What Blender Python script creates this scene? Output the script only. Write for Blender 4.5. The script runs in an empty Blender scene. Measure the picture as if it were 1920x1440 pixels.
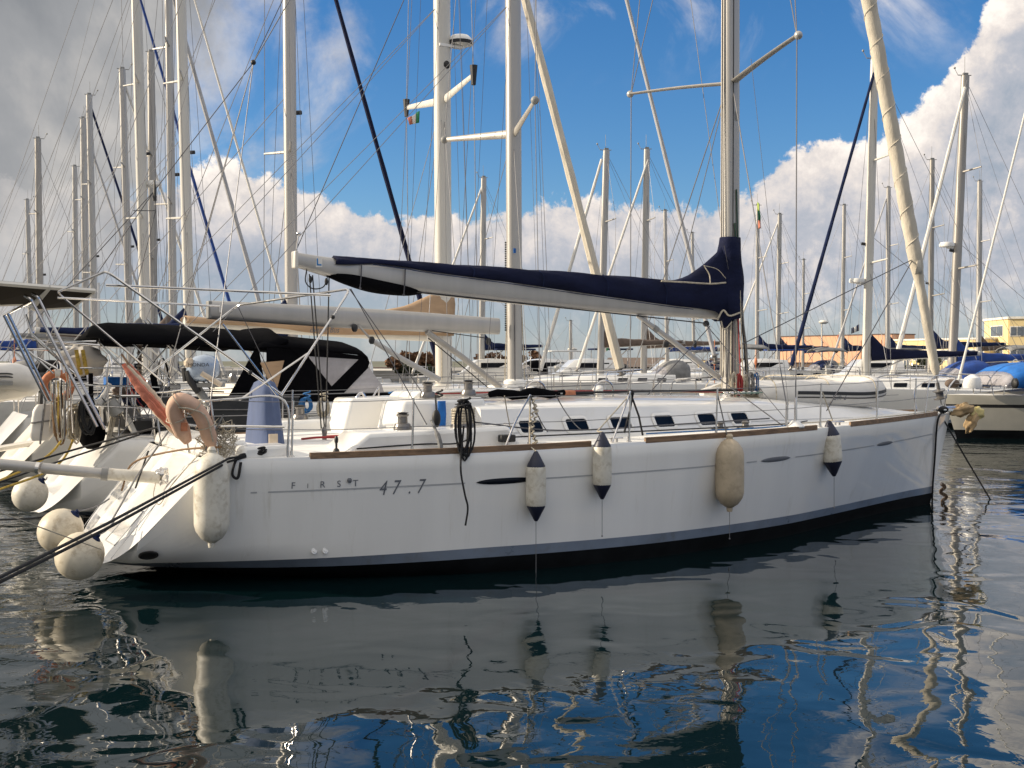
import bpy, math, random
from mathutils import Vector, Matrix
random.seed(7)
rnd = random.Random(11)
S = bpy.context.scene
COL = S.collection

# ------------------------------------------------------------------ camera
F = 2230.0
CAMH = 2.5
PITCH = math.atan(45 / F)
cam_d = bpy.data.cameras.new('camera')
cam = bpy.data.objects.new('camera', cam_d); COL.objects.link(cam)
cam.location = (0, 0, CAMH)
cam.rotation_euler = (math.pi / 2 - PITCH, 0, 0)
cam_d.sensor_width = 36.0
cam_d.lens = F / 1920 * 36.0
cam_d.clip_start = 0.1; cam_d.clip_end = 9000
S.camera = cam

# ------------------------------------------------------------------ light
SUN_EL = math.radians(22); SX, SY = -0.999, 0.03
sd = bpy.data.lights.new('sun', 'SUN'); sd.energy = 4.4; sd.angle = math.radians(0.6); sd.color = (1.0, 0.86, 0.67)
so = bpy.data.objects.new('sun', sd); COL.objects.link(so)
sdir = Vector((SX, SY, 0)).normalized() * math.cos(SUN_EL) + Vector((0, 0, math.sin(SUN_EL)))
so.rotation_euler = sdir.to_track_quat('Z', 'Y').to_euler()
S.view_settings.view_transform = 'Standard'; S.view_settings.look = 'None'
S.view_settings.exposure = 0.45; S.view_settings.gamma = 1.0
S.view_settings.use_curve_mapping = False

class N:
    """tiny node helper"""
    def __init__(s, nt): s.nt = nt
    def new(s, t, **k):
        n = s.nt.nodes.new(t)
        for a, b in k.items(): setattr(n, a, b)
        return n
    def put(s, sock, v):
        if isinstance(v, bpy.types.NodeSocket): s.nt.links.new(v, sock)
        elif v is not None: sock.default_value = v
    def m(s, op, a, b=None, c=None, clamp=False):
        n = s.new('ShaderNodeMath', operation=op); n.use_clamp = clamp
        s.put(n.inputs[0], a)
        if b is not None: s.put(n.inputs[1], b)
        if c is not None: s.put(n.inputs[2], c)
        return n.outputs[0]
    def noise(s, vec, scale, detail=4, rough=.5, dist=0, dim='3D'):
        n = s.new('ShaderNodeTexNoise', noise_dimensions=dim)
        s.put(n.inputs['Vector'], vec); n.inputs['Scale'].default_value = scale
        n.inputs['Detail'].default_value = detail; n.inputs['Roughness'].default_value = rough
        n.inputs['Distortion'].default_value = dist
        return n.outputs[0]
    def ramp(s, fac, stops, interp='LINEAR'):
        n = s.new('ShaderNodeValToRGB'); r = n.color_ramp; r.interpolation = interp
        while len(r.elements) < len(stops): r.elements.new(.5)
        for e, (p, c) in zip(r.elements, stops):
            e.position = p; e.color = c if len(c) == 4 else (*c, 1)
        s.put(n.inputs[0], fac); return n.outputs[0]
    def mix(s, f, a, b):
        n = s.new('ShaderNodeMix', data_type='RGBA')
        s.put(n.inputs[0], f); s.put(n.inputs[6], a); s.put(n.inputs[7], b); return n.outputs[2]
    def smooth(s, x, a, b):
        n = s.new('ShaderNodeMapRange', interpolation_type='SMOOTHSTEP')
        s.put(n.inputs[0], x); n.inputs[1].default_value = a; n.inputs[2].default_value = b
        return n.outputs[0]

# ---- world: Nishita sky with banks of cumulus laid out by compass bearing and height
W = bpy.data.worlds.new('World'); S.world = W; W.use_nodes = True
nt = W.node_tree; nt.nodes.clear(); n = N(nt)
sky = n.new('ShaderNodeTexSky', sky_type='NISHITA'); sky.sun_disc = False
sky.sun_elevation = SUN_EL; sky.sun_rotation = math.atan2(SX, SY)
sky.air_density = 1.0; sky.dust_density = 0.25; sky.ozone_density = 3.0
tc = n.new('ShaderNodeTexCoord'); D = tc.outputs['Generated']
sp = n.new('ShaderNodeSeparateXYZ'); n.put(sp.inputs[0], D)
az = n.m('ARCTAN2', sp.outputs[0], sp.outputs[1])
el = n.m('ARCSINE', sp.outputs[2])
el = n.m('ABSOLUTE', el)
warp = n.noise(D, 7, 3, .55)
big = n.noise(D, 14, 9, .62, .25)
fine = n.noise(D, 42, 9, .66, .15)
def pa(x): return math.atan((x - 960) / F)
def pe(y): return (675 - y) / F
prof = [(-1200, 300), (-300, 330), (200, 380), (420, 335), (520, 350), (600, 362), (760, 402), (850, 405), (950, 388), (1080, 372), (1210, 378), (1350, 370),
        (1410, 345), (1460, 285), (1520, 262), (1590, 275), (1640, 300), (1700, 245), (1760, 190), (1830, 95), (1920, -20), (2100, -200), (2700, 100)]
A0, A1 = pa(-1200), pa(2700); EM = 0.45
E = n.ramp(n.m('DIVIDE', n.m('SUBTRACT', az, A0), A1 - A0, clamp=True),
           [((pa(x) - A0) / (A1 - A0), (pe(y) / EM,) * 3) for x, y in prof])
E = n.m('MULTIPLY', E, EM)
puff = n.m('ADD', n.m('MULTIPLY', n.m('SUBTRACT', big, .5), .075), n.m('MULTIPLY', n.m('SUBTRACT', fine, .5), .05))
h1 = n.m('ADD', n.m('SUBTRACT', E, el), puff)            # height below the ragged top of the bank
c1 = n.smooth(h1, -0.001, 0.0075)
# the bank thins out into pale air just over the horizon
low = n.smooth(n.m('ADD', el, n.m('MULTIPLY', n.m('SUBTRACT', big, .5), .05)), 0.015, 0.075)
c1 = n.m('MULTIPLY', c1, n.m('MULTIPLY_ADD', low, .30, .70))
# big overcast sheet to the left
edge = n.m('SUBTRACT', n.m('MULTIPLY_ADD', el, .62, pa(385) - .62 * pe(350)), az)
edge = n.m('ADD', edge, n.m('MULTIPLY', n.m('SUBTRACT', n.noise(D, 9, 8, .6, .4), .5), .34))
c2 = n.smooth(edge, -0.05, 0.075)
# thin wisps high up
wis = n.noise(D, 6.5, 8, .62, .9)
c3 = n.m('MULTIPLY', n.smooth(wis, .50, .72), n.m('MULTIPLY', n.smooth(el, .21, .30), .75))
# wide soft fields for the rest of the sky dome
c4 = n.m('MULTIPLY', n.smooth(n.noise(D, 2.6, 7, .55, .3), .30, .50), n.m('MULTIPLY', n.smooth(el, .36, .56), .96))
cov = n.m('MAXIMUM', n.m('MAXIMUM', c1, c2), n.m('MAXIMUM', c3, c4))
# shading of the clouds: sunlit tops, grey undersides, lumps
lump = n.m('ADD', n.m('MULTIPLY', big, .5), n.m('MULTIPLY', fine, .5))
right = n.smooth(az, pa(1250), pa(1500))
depth = n.smooth(h1, -.01, 0.105)
lit = n.m('SUBTRACT', 1.0, depth)
lit = n.m('ADD', n.m('MULTIPLY', lit, .70), n.m('MULTIPLY', n.m('SUBTRACT', lump, .5), 3.2))
lit = n.m('ADD', lit, n.m('MULTIPLY', right, .22), clamp=True)
colA = n.ramp(lit, [(0, (.28, .32, .38)), (.35, (.39, .40, .44)), (.7, (.62, .57, .54)), (1, (.84, .77, .70))])
lw = n.noise(D, 5.0, 7, .55, .3)
colB = n.ramp(lw, [(.32, (.19, .20, .215)), (.46, (.27, .275, .285)), (.57, (.42, .405, .39)), (.70, (.60, .56, .52))])
colC = n.mix(n.m('MULTIPLY', c2, n.m('SUBTRACT', 1.0, n.m('MULTIPLY', c1, .22))), colA, colB)
bg1 = n.new('ShaderNodeBackground'); hs = n.new('ShaderNodeHueSaturation'); hs.inputs['Saturation'].default_value = 1.3; n.put(hs.inputs['Color'], sky.outputs[0])
tint = n.new('ShaderNodeMix', data_type='RGBA', blend_type='MULTIPLY'); tint.inputs[0].default_value = 1; n.put(tint.inputs[6], hs.outputs[0]); tint.inputs[7].default_value = (.90, .96, 1.10, 1)
n.put(bg1.inputs[0], tint.outputs[2]); bg1.inputs[1].default_value = 0.088
colC = n.mix(n.smooth(el, .36, .56), colC, (.84, .80, .75, 1))
bg2 = n.new('ShaderNodeBackground'); n.put(bg2.inputs[0], colC); bg2.inputs[1].default_value = 1.0
mx = n.new('ShaderNodeMixShader'); n.put(mx.inputs[0], cov); n.put(mx.inputs[1], bg1.outputs[0]); n.put(mx.inputs[2], bg2.outputs[0])
out = n.new('ShaderNodeOutputWorld'); n.put(out.inputs[0], mx.outputs[0])

# ------------------------------------------------------------------ pixel rays and frames
cp, sp_ = math.cos(PITCH), math.sin(PITCH)
def ray(px, py):
    dy = (720 - py) / F
    return Vector(((px - 960) / F, cp + dy * sp_, -sp_ + dy * cp))
def P(px, py, Y):
    d = ray(px, py); return Vector((0, 0, CAMH)) + d * (Y / d.y)
class Frame:
    def __init__(s, ox, oy, deg):
        s.o = Vector((ox, oy, 0)); s.a = math.radians(deg); s.c, s.s = math.cos(s.a), math.sin(s.a)
    def loc(s, w):
        x, y = w[0] - s.o.x, w[1] - s.o.y
        return Vector((x * s.c + y * s.s, -x * s.s + y * s.c, w[2]))
    def wor(s, l):
        return Vector((s.o.x + l[0] * s.c - l[1] * s.s, s.o.y + l[0] * s.s + l[1] * s.c, l[2]))
    def pick(s, px, py, ax, v):
        d = ray(px, py); a = s.loc((0, 0, CAMH)); b = s.loc(Vector((0, 0, CAMH)) + d) - a
        return a + b * ((v - a[ax]) / b[ax])
    def y(s, px, py, v): return s.pick(px, py, 1, v)
    def at(s, px, py, Y): return s.loc(P(px, py, Y))
    def px(s, l):
        w = s.wor(l) - Vector((0, 0, CAMH)); f = w.y * cp - w.z * sp_; u = w.y * sp_ + w.z * cp
        return 960 + F * w.x / f, 720 - F * u / f
WORLD = Frame(0, 0, 0)
MAIN = Frame(-4.03, 14.4, 29)

# ------------------------------------------------------------------ materials
MATS = {}
def mat(name, col, rough=.5, metal=0, var=.08, vs=3.0, bump=0, bs=20.0, coat=0, alpha=None, dirt=None, spec=.5, trans=0, stretch=None):
    if name in MATS: return MATS[name]
    m = bpy.data.materials.new(name); m.use_nodes = True; t = m.node_tree; b = t.nodes['Principled BSDF']; q = N(t)
    tcn = q.new('ShaderNodeTexCoord'); v = tcn.outputs['Object']
    if stretch:
        mp = q.new('ShaderNodeMapping'); mp.inputs['Scale'].default_value = stretch; q.put(mp.inputs[0], v); v = mp.outputs[0]
    nz = q.noise(v, vs, 6, .6)
    lo = tuple(c * (1 - var) for c in col); hi = tuple(min(1, c * (1 + var)) for c in col)
    c = q.mix(q.smooth(nz, .3, .7), (*lo, 1), (*hi, 1))
    if dirt:
        dn = q.noise(v, dirt[1], 8, .7, .3)
        c = q.mix(q.m('MULTIPLY', q.smooth(dn, dirt[2], dirt[2] + .22), dirt[3]), c, (*dirt[0], 1))
    q.put(b.inputs['Base Color'], c)
    q.put(b.inputs['Roughness'], q.m('MULTIPLY_ADD', nz, .18, rough - .09, clamp=True) if rough > .1 else rough)
    b.inputs['Metallic'].default_value = metal; b.inputs['Coat Weight'].default_value = coat
    b.inputs['Coat Roughness'].default_value = .06
    b.inputs['Specular IOR Level'].default_value = spec
    if trans: b.inputs['Transmission Weight'].default_value = trans
    if alpha is not None: b.inputs['Alpha'].default_value = alpha
    if bump:
        bn = q.new('ShaderNodeBump'); bn.inputs['Strength'].default_value = bump; bn.inputs['Distance'].default_value = .02
        q.put(bn.inputs['Height'], q.noise(v, bs, 5, .6)); q.put(b.inputs['Normal'], bn.outputs[0])
    MATS[name] = m; return m
gel = mat('white gelcoat', (.80, .79, .76), .22, var=.025, vs=1.3, coat=.5, dirt=((.60, .55, .45), 2.2, .60, .25), stretch=(1, 1, .35))
gelH = mat('topside gelcoat', (.80, .79, .76), .16, var=.03, vs=1.1, coat=.7, dirt=((.44, .40, .30), 3.4, .56, .42), stretch=(1.8, 1, .16), bump=.05, bs=1.3)
gelF = mat('weathered gelcoat', (.56, .545, .50), .4, var=.08, vs=1.5, coat=.2, dirt=((.36, .33, .27), 2.5, .5, .5))
gel2 = mat('cream gelcoat', (.78, .74, .66), .3, var=.04, vs=1.3, coat=.3, dirt=((.5, .45, .36), 2.5, .55, .35))
deckm = mat('nonskid deck', (.76, .75, .72), .6, var=.05, vs=2.5, bump=.12, bs=160, dirt=((.52, .48, .4), 4, .58, .35))
stripe = mat('blue grey boot stripe', (.17, .205, .26), .3, var=.12, vs=2, coat=.3, dirt=((.12, .11, .08), 3, .5, .5))
anti = mat('black antifouling', (.006, .007, .008), .8, var=.3, spec=.08)
under = mat('panel underside', (.03, .026, .022), .9, spec=.05)
navy = mat('navy canvas', (.0075, .0105, .034), .8, spec=.15, var=.25, vs=4, bump=1.0, bs=9, dirt=((.02, .025, .06), 5, .55, .5), stretch=(.5, 1, 1))
navy2 = mat('faded navy canvas', (.012, .02, .06), .85, spec=.15, var=.3, vs=4, bump=.5, bs=12)
blackc = mat('black canvas', (.0035, .0035, .0045), .9, spec=.04, var=.25, vs=3, bump=.35, bs=9)
bluec = mat('bright blue canvas', (.008, .12, .42), .8, var=.2, vs=3, bump=.5, bs=8)
blue2 = mat('royal blue canvas', (.008, .045, .22), .8, var=.25, vs=3, bump=.5, bs=8)
tan = mat('tan canvas', (.40, .27, .165), .85, var=.16, vs=3, bump=.8, bs=7, stretch=(.4, 1, 1))
brownc = mat('brown grey canvas', (.13, .095, .075), .85, var=.2, vs=3, bump=.6, bs=7)
greyc = mat('grey canvas', (.19, .19, .19), .85, var=.2, vs=3, bump=.4, bs=7)
dgrey = mat('dark grey weather cloth', (.035, .037, .04), .85, spec=.15, var=.15, vs=3, bump=.3, bs=7)
wblue = mat('slate blue cover', (.075, .105, .20), .85, var=.14, vs=3, bump=.6, bs=6, stretch=(1, 1, .3))
teak = mat('weathered teak', (.20, .125, .072), .6, var=.35, vs=9, bump=.2, bs=60, stretch=(.25, 3, 3))
alu = mat('anodised mast alloy', (.44, .425, .40), .38, .35, var=.06, vs=1.5, stretch=(3, 3, .15), dirt=((.36, .34, .3), 3, .62, .4))
aluW = mat('white painted mast', (.60, .58, .53), .35, .0, var=.05, vs=1.5, stretch=(3, 3, .15), dirt=((.45, .42, .36), 3, .62, .35))
aluD = mat('dull spar alloy', (.36, .34, .31), .45, .35, var=.1, vs=1.5, stretch=(3, 3, .2))
steel = mat('polished stainless', (.62, .60, .58), .16, 1.0, var=.08, vs=6)
wire = mat('rigging wire', (.20, .20, .21), .5, .4, var=.1)
wireD = mat('dark rigging line', (.07, .07, .08), .6, .1, var=.2)
glassd = mat('smoked window', (.003, .005, .010), .12, var=.2, spec=.18)
glassf = mat('clear flexible window', (.46, .44, .46), .12, var=.12, vs=4, coat=.5, bump=.15, bs=4, alpha=.62)
rubber = mat('black rubber', (.015, .015, .016), .55, var=.2)
blackr = mat('black rope', (.012, .012, .014), .8, var=.3, vs=30, bump=.6, bs=120)
creamr = mat('cream rope', (.48, .43, .34), .85, var=.25, vs=30, bump=.6, bs=120)
bluer = mat('blue rope', (.02, .13, .34), .8, var=.3, vs=30, bump=.6, bs=120)
yelr = mat('yellow rope', (.48, .33, .06), .8, var=.3, vs=20, bump=.6, bs=120)
greyr = mat('grey rope', (.2, .2, .2), .8, var=.3, vs=20, bump=.6, bs=120)
fenW = mat('chalky white fender', (.64, .61, .53), .45, var=.09, vs=5, dirt=((.34, .29, .20), 8, .46, .6))
fenB = mat('yellowed buoy', (.60, .54, .42), .45, var=.12, vs=4, dirt=((.30, .23, .14), 6, .47, .7))
fenT = mat('beige fender', (.46, .38, .27), .5, var=.12, vs=5, dirt=((.22, .18, .12), 7, .5, .5))
fenN = mat('navy fender end', (.008, .011, .032), .45, var=.2)
genoa = mat('cream sail cloth', (.56, .51, .42), .75, var=.1, vs=4, bump=.9, bs=9, stretch=(1, 1, .35), dirt=((.4, .34, .25), 5, .6, .4))
sailG = mat('grey furled sail', (.42, .42, .43), .7, var=.1, vs=6, bump=.5, bs=9, stretch=(1, 1, .3))
sailW = mat('white furled sail', (.66, .64, .60), .7, var=.08, vs=6, bump=.5, bs=9, stretch=(1, 1, .3))
orange = mat('faded orange', (.52, .19, .09), .7, var=.2, vs=7)
peach = mat('sun bleached buoy cloth', (.56, .37, .27), .75, var=.12, vs=6, bump=.3, bs=12, dirt=((.42, .16, .08), 5, .55, .5))
redf = mat('faded red flag', (.50, .17, .11), .8, var=.25, vs=6, bump=.8, bs=10)
creamf = mat('faded cream flag', (.60, .50, .38), .8, var=.15, vs=6, bump=.8, bs=10)
greenf = mat('green flag cloth', (.03, .20, .09), .8, var=.2)
whitef = mat('white flag cloth', (.7, .68, .64), .8, var=.1)
silver = mat('silver cowl', (.33, .40, .50), .25, .2, var=.06, coat=.6)
greym = mat('grey plastic', (.24, .24, .23), .5, var=.12)
winchm = mat('winch alloy', (.19, .18, .17), .3, .6, var=.1)
letter = mat('dark grey lettering', (.13, .14, .16), .5, var=.1)
brownA = mat('tan anchor cover', (.36, .25, .13), .8, var=.25, vs=8, bump=.8, bs=10)
hyp = mat('white inflatable fabric', (.66, .64, .60), .5, var=.05, vs=4, bump=.15, bs=5, dirt=((.42, .37, .3), 4, .58, .4))
solar = mat('solar panel face', (.012, .014, .02), .15, var=.2, coat=.5)
redm = mat('dark red rope', (.30, .03, .03), .8, var=.2)

# ------------------------------------------------------------------ geometry accumulator
ORG = {}
class G:
    def __init__(s): s.v = []; s.f = []
    def add(s, vs, fs):
        b = len(s.v); s.v += [Vector(v) for v in vs]; s.f += [tuple(i + b for i in f) for f in fs]; return s
    def tube(s, pts, r, n=8, cap=True, flat=1.0, up=None):
        pts = [Vector(p) for p in pts]; k = len(pts)
        rs = r if isinstance(r, (list, tuple)) else [r] * k
        b = len(s.v); prev = None
        for i, p in enumerate(pts):
            t = (pts[min(i + 1, k - 1)] - pts[max(i - 1, 0)])
            if t.length < 1e-9: t = Vector((0, 0, 1))
            t.normalize()
            if prev is None:
                a = Vector(up) if up else (Vector((0, 0, 1)) if abs(t.z) < .9 else Vector((1, 0, 0)))
                x = (a - t * a.dot(t)).normalized()
            else:
                x = (prev - t * prev.dot(t)); x = x.normalized() if x.length > 1e-6 else prev
            prev = x; y = t.cross(x)
            for j in range(n):
                a = 2 * math.pi * j / n
                s.v.append(p + x * (math.cos(a) * rs[i]) + y * (math.sin(a) * rs[i] * flat))
        for i in range(k - 1):
            for j in range(n):
                a = b + i * n + j; c = b + i * n + (j + 1) % n
                s.f.append((a, c, c + n, a + n))
        if cap:
            s.f.append(tuple(b + j for j in range(n))[::-1]); s.f.append(tuple(b + (k - 1) * n + j for j in range(n)))
        return s
    def loft(s, rings, closed=True, caps=False):
        b = len(s.v); m = len(rings[0])
        for r in rings: s.v += [Vector(p) for p in r]
        e = m if closed else m - 1
        for i in range(len(rings) - 1):
            for j in range(e):
                a = b + i * m + j; c = b + i * m + (j + 1) % m
                s.f.append((a, c, c + m, a + m))
        if caps:
            s.f.append(tuple(b + j for j in range(m))[::-1]); s.f.append(tuple(b + (len(rings) - 1) * m + j for j in range(m)))
        return s
    def lathe(s, prof, n=20, at=(0, 0, 0), axis=(0, 0, 1)):
        q = Vector((0, 0, 1)).rotation_difference(Vector(axis).normalized())
        at = Vector(at); b = len(s.v)
        for r, z in prof:
            for j in range(n):
                a = 2 * math.pi * j / n
                s.v.append(at + q @ Vector((r * math.cos(a), r * math.sin(a), z)))
        for i in range(len(prof) - 1):
            for j in range(n):
                a = b + i * n + j; c = b + i * n + (j + 1) % n
                s.f.append((a, c, c + n, a + n))
        s.f.append(tuple(b + j for j in range(n))[::-1]); s.f.append(tuple(b + (len(prof) - 1) * n + j for j in range(n)))
        return s
    def box(s, c, d, rot=None):
        c = Vector(c); h = [x / 2 for x in d]
        vs = []
        for sx in (-1, 1):
            for sy in (-1, 1):
                for sz in (-1, 1):
                    p = Vector((sx * h[0], sy * h[1], sz * h[2]))
                    if rot is not None: p = rot @ p
                    vs.append(c + p)
        return s.add(vs, [(0, 1, 3, 2), (4, 6, 7, 5), (0, 4, 5, 1), (2, 3, 7, 6), (0, 2, 6, 4), (1, 5, 7, 3)])
    def ball(s, c, r, n=14, m=9, sc=(1, 1, 1)):
        c = Vector(c); rings = []
        for i in range(1, m):
            t = math.pi * i / m
            rings.append([c + Vector((r * sc[0] * math.sin(t) * math.cos(2 * math.pi * j / n), r * sc[1] * math.sin(t) * math.sin(2 * math.pi * j / n), -r * sc[2] * math.cos(t))) for j in range(n)])
        return s.loft(rings, True, True)
    def slab(s, pts, th, nrm=None):
        """thin solid from a polygon"""
        pts = [Vector(p) for p in pts]
        nn = Vector(nrm).normalized() if nrm else (pts[1] - pts[0]).cross(pts[2] - pts[0]).normalized()
        k = len(pts)
        return s.add(pts + [p + nn * th for p in pts], [tuple(range(k))[::-1], tuple(range(k, 2 * k))] + [(i, (i + 1) % k, (i + 1) % k + k, i + k) for i in range(k)])
    def build(s, name, m, parent=None, frame=WORLD, org=None, smooth=True, sharp=40, bevel=0, thick=0):
        if parent is not None: o0 = ORG[parent.name]
        else: o0 = Vector(org) if org is not None else (sum(s.v, Vector()) / max(1, len(s.v)))
        me = bpy.data.meshes.new(name)
        me.from_pydata([tuple(v - o0) for v in s.v], [], s.f)
        if smooth:
            me.shade_smooth()
            me.set_sharp_from_angle(angle=math.radians(sharp))
        me.materials.append(m)
        o = bpy.data.objects.new(name, me); COL.objects.link(o)
        if parent is not None: o.parent = parent
        else: o.location = frame.wor(o0); o.rotation_euler = (0, 0, frame.a)
        ORG[o.name] = o0
        if bevel:
            b = o.modifiers.new('bevel', 'BEVEL'); b.width = bevel; b.segments = 2; b.limit_method = 'ANGLE'
        if thick:
            t = o.modifiers.new('solid', 'SOLIDIFY'); t.thickness = thick; t.offset = 0
        return o
def props(o, label, cat=None, group=None, kind=None):
    if label: o['label'] = label
    if cat: o['category'] = cat
    if group: o['group'] = group
    if kind: o['kind'] = kind
    return o
def thing(name, label, cat, frame=WORLD, org=(0, 0, 0), group=None):
    o = bpy.data.objects.new(name, None); COL.objects.link(o)
    o.location = frame.wor(org); o.rotation_euler = (0, 0, frame.a); o.empty_display_size = .2
    ORG[o.name] = Vector(org)
    return props(o, label, cat, group)
def cat_spline(pts, n=8):
    pts = [Vector(p) for p in pts]
    if len(pts) < 3: return pts
    q = [pts[0] * 2 - pts[1]] + pts + [pts[-1] * 2 - pts[-2]]; o = []
    for i in range(1, len(q) - 2):
        for j in range(n):
            t = j / n; a, b, c, d = q[i - 1], q[i], q[i + 1], q[i + 2]
            o.append(.5 * ((2 * b) + (c - a) * t + (2 * a - 5 * b + 4 * c - d) * t * t + (3 * b - a - 3 * c + d) * t ** 3))
    o.append(pts[-1]); return o
def sag(a, b, s=.1, n=12):
    a, b = Vector(a), Vector(b)
    return [a.lerp(b, i / n) - Vector((0, 0, s * 4 * (i / n) * (1 - i / n))) for i in range(n + 1)]
def curve(tab):
    """smooth interpolation of a table of (x, y)"""
    xs = [t[0] for t in tab]; ys = [t[1] for t in tab]; k = len(xs); m = []
    for i in range(k):
        a, b = max(0, i - 1), min(k - 1, i + 1); m.append((ys[b] - ys[a]) / (xs[b] - xs[a]))
    def f(x):
        if x <= xs[0]: return ys[0]
        if x >= xs[-1]: return ys[-1]
        i = max(j for j in range(k) if xs[j] <= x); i = min(i, k - 2)
        h = xs[i + 1] - xs[i]; t = (x - xs[i]) / h
        return ((2 * t ** 3 - 3 * t * t + 1) * ys[i] + (t ** 3 - 2 * t * t + t) * h * m[i] + (-2 * t ** 3 + 3 * t * t) * ys[i + 1] + (t ** 3 - t * t) * h * m[i + 1])
    return f
def letters(body, size, shear=0, space=1.0, sx=1.0, bold=.0):
    c = bpy.data.curves.new('txt', 'FONT'); c.body = body; c.size = size; c.shear = shear; c.space_character = space; c.resolution_u = 3; c.offset = bold
    o = bpy.data.objects.new('txt', c); me = bpy.data.meshes.new_from_object(o)
    r = [(v.co.x * sx, v.co.y) for v in me.vertices], [tuple(p.vertices) for p in me.polygons]
    bpy.data.objects.remove(o); bpy.data.curves.remove(c); bpy.data.meshes.remove(me); return r

# ------------------------------------------------------------------ water
def make_water():
    m = bpy.data.materials.new('harbour water'); m.use_nodes = True; t = m.node_tree; b = t.nodes['Principled BSDF']; q = N(t)
    tcn = q.new('ShaderNodeTexCoord'); v = tcn.outputs['Object']
    b.inputs['Base Color'].default_value = (.002, .0095, .0115, 1); b.inputs['Roughness'].default_value = .012
    b.inputs['IOR'].default_value = 1.58
    b.inputs['Specular IOR Level'].default_value = .5
    spv = q.new('ShaderNodeSeparateXYZ'); q.put(spv.inputs[0], v)
    w1 = q.noise(v, .5, 1, .5, .5)
    w2 = q.noise(v, 1.15, 1, .5, .7)
    w3 = q.noise(v, 5.5, 2, .5, .8)
    ruf = q.smooth(q.noise(v, .16, 2, .5), .35, .72)
    left = q.smooth(spv.outputs[0], -3.2, -5.2)        # wind ruffled water off the stern
    far = q.smooth(spv.outputs[1], 17, 34)
    amt = q.m('ADD', q.m('MULTIPLY_ADD', ruf, .40, .06), q.m('ADD', q.m('MULTIPLY', left, 1.1), q.m('MULTIPLY', far, 1.2)))
    h = q.m('ADD', q.m('MULTIPLY', w1, .044), q.m('MULTIPLY', w2, .021))
    h = q.m('ADD', h, q.m('MULTIPLY', w3, q.m('MULTIPLY', amt, .0044)))
    h = q.m('MULTIPLY', h, q.m('MULTIPLY_ADD', left, .9, 1.0))
    bn = q.new('ShaderNodeBump'); bn.inputs['Strength'].default_value = 1.0; bn.inputs['Distance'].default_value = WAVE
    q.put(bn.inputs['Height'], h); q.put(b.inputs['Normal'], bn.outputs[0])
    g = G(); R = 4000
    g.add([(-R, -60, 0), (R, -60, 0), (R, R, 0), (-R, R, 0)], [(0, 1, 2, 3)])
    o = g.build('water', m, org=(0, 0, 0), smooth=False); o['kind'] = 'structure'; o['label'] = 'calm dark harbour water mirroring boats and sky'
WAVE = .9
make_water()

# ------------------------------------------------------------------ hull shape (shared by all yachts, scaled)
bS = curve([(-1.1, 1.38), (0, 1.70), (1.6, 2.14), (3.4, 2.42), (6.0, 2.45), (8.0, 2.14), (9.5, 1.72), (11, 1.16), (12.3, .57), (13.0, .24), (13.4, .015)])
bW = curve([(-1.1, 1.22), (0, 1.45), (1.6, 1.93), (3.4, 2.27), (5.5, 2.30), (8.0, 1.82), (9.5, 1.30), (11, .74), (12.3, .30), (13.0, .12), (13.4, .01)])
zS = curve([(-1.1, 1.40), (0, 1.41), (3.4, 1.455), (6.4, 1.51), (9, 1.545), (13.4, 1.585)])
zB = curve([(-1.1, .72), (0, .52), (2, .28), (4, .06), (8, 0), (14, 0)])
zK = curve([(-1.1, .17), (0, .03), (1.5, -.2), (4, -.5), (9, -.5), (12, -.35), (13.4, -.1)])
def hullY(u, z):
    f = min(1.15, max(0, z / 1.5)); stem = 12.93 + .47 * f
    x = u * 13.4 / stem if u > 0 else u
    s, w = bS(x), bW(x)
    y = w + (s - w) * (f ** .8 if f > 0 else 0)
    if z >= zS(u) - .08 and f > 0: y -= .035 * ((z - zS(u) + .08) / .08) ** 2 * min(1, (13.4 - x) / 2)
    b, k = zB(u), zK(u)
    if z < b:
        t = min(1, (b - z) / (b - k)); y *= max(0, 1 - t ** 2.5) ** (1 / 2.5)
    return max(.004, y)
def transU(z): return -1.1 * (1.40 - z) / 1.24
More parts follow.
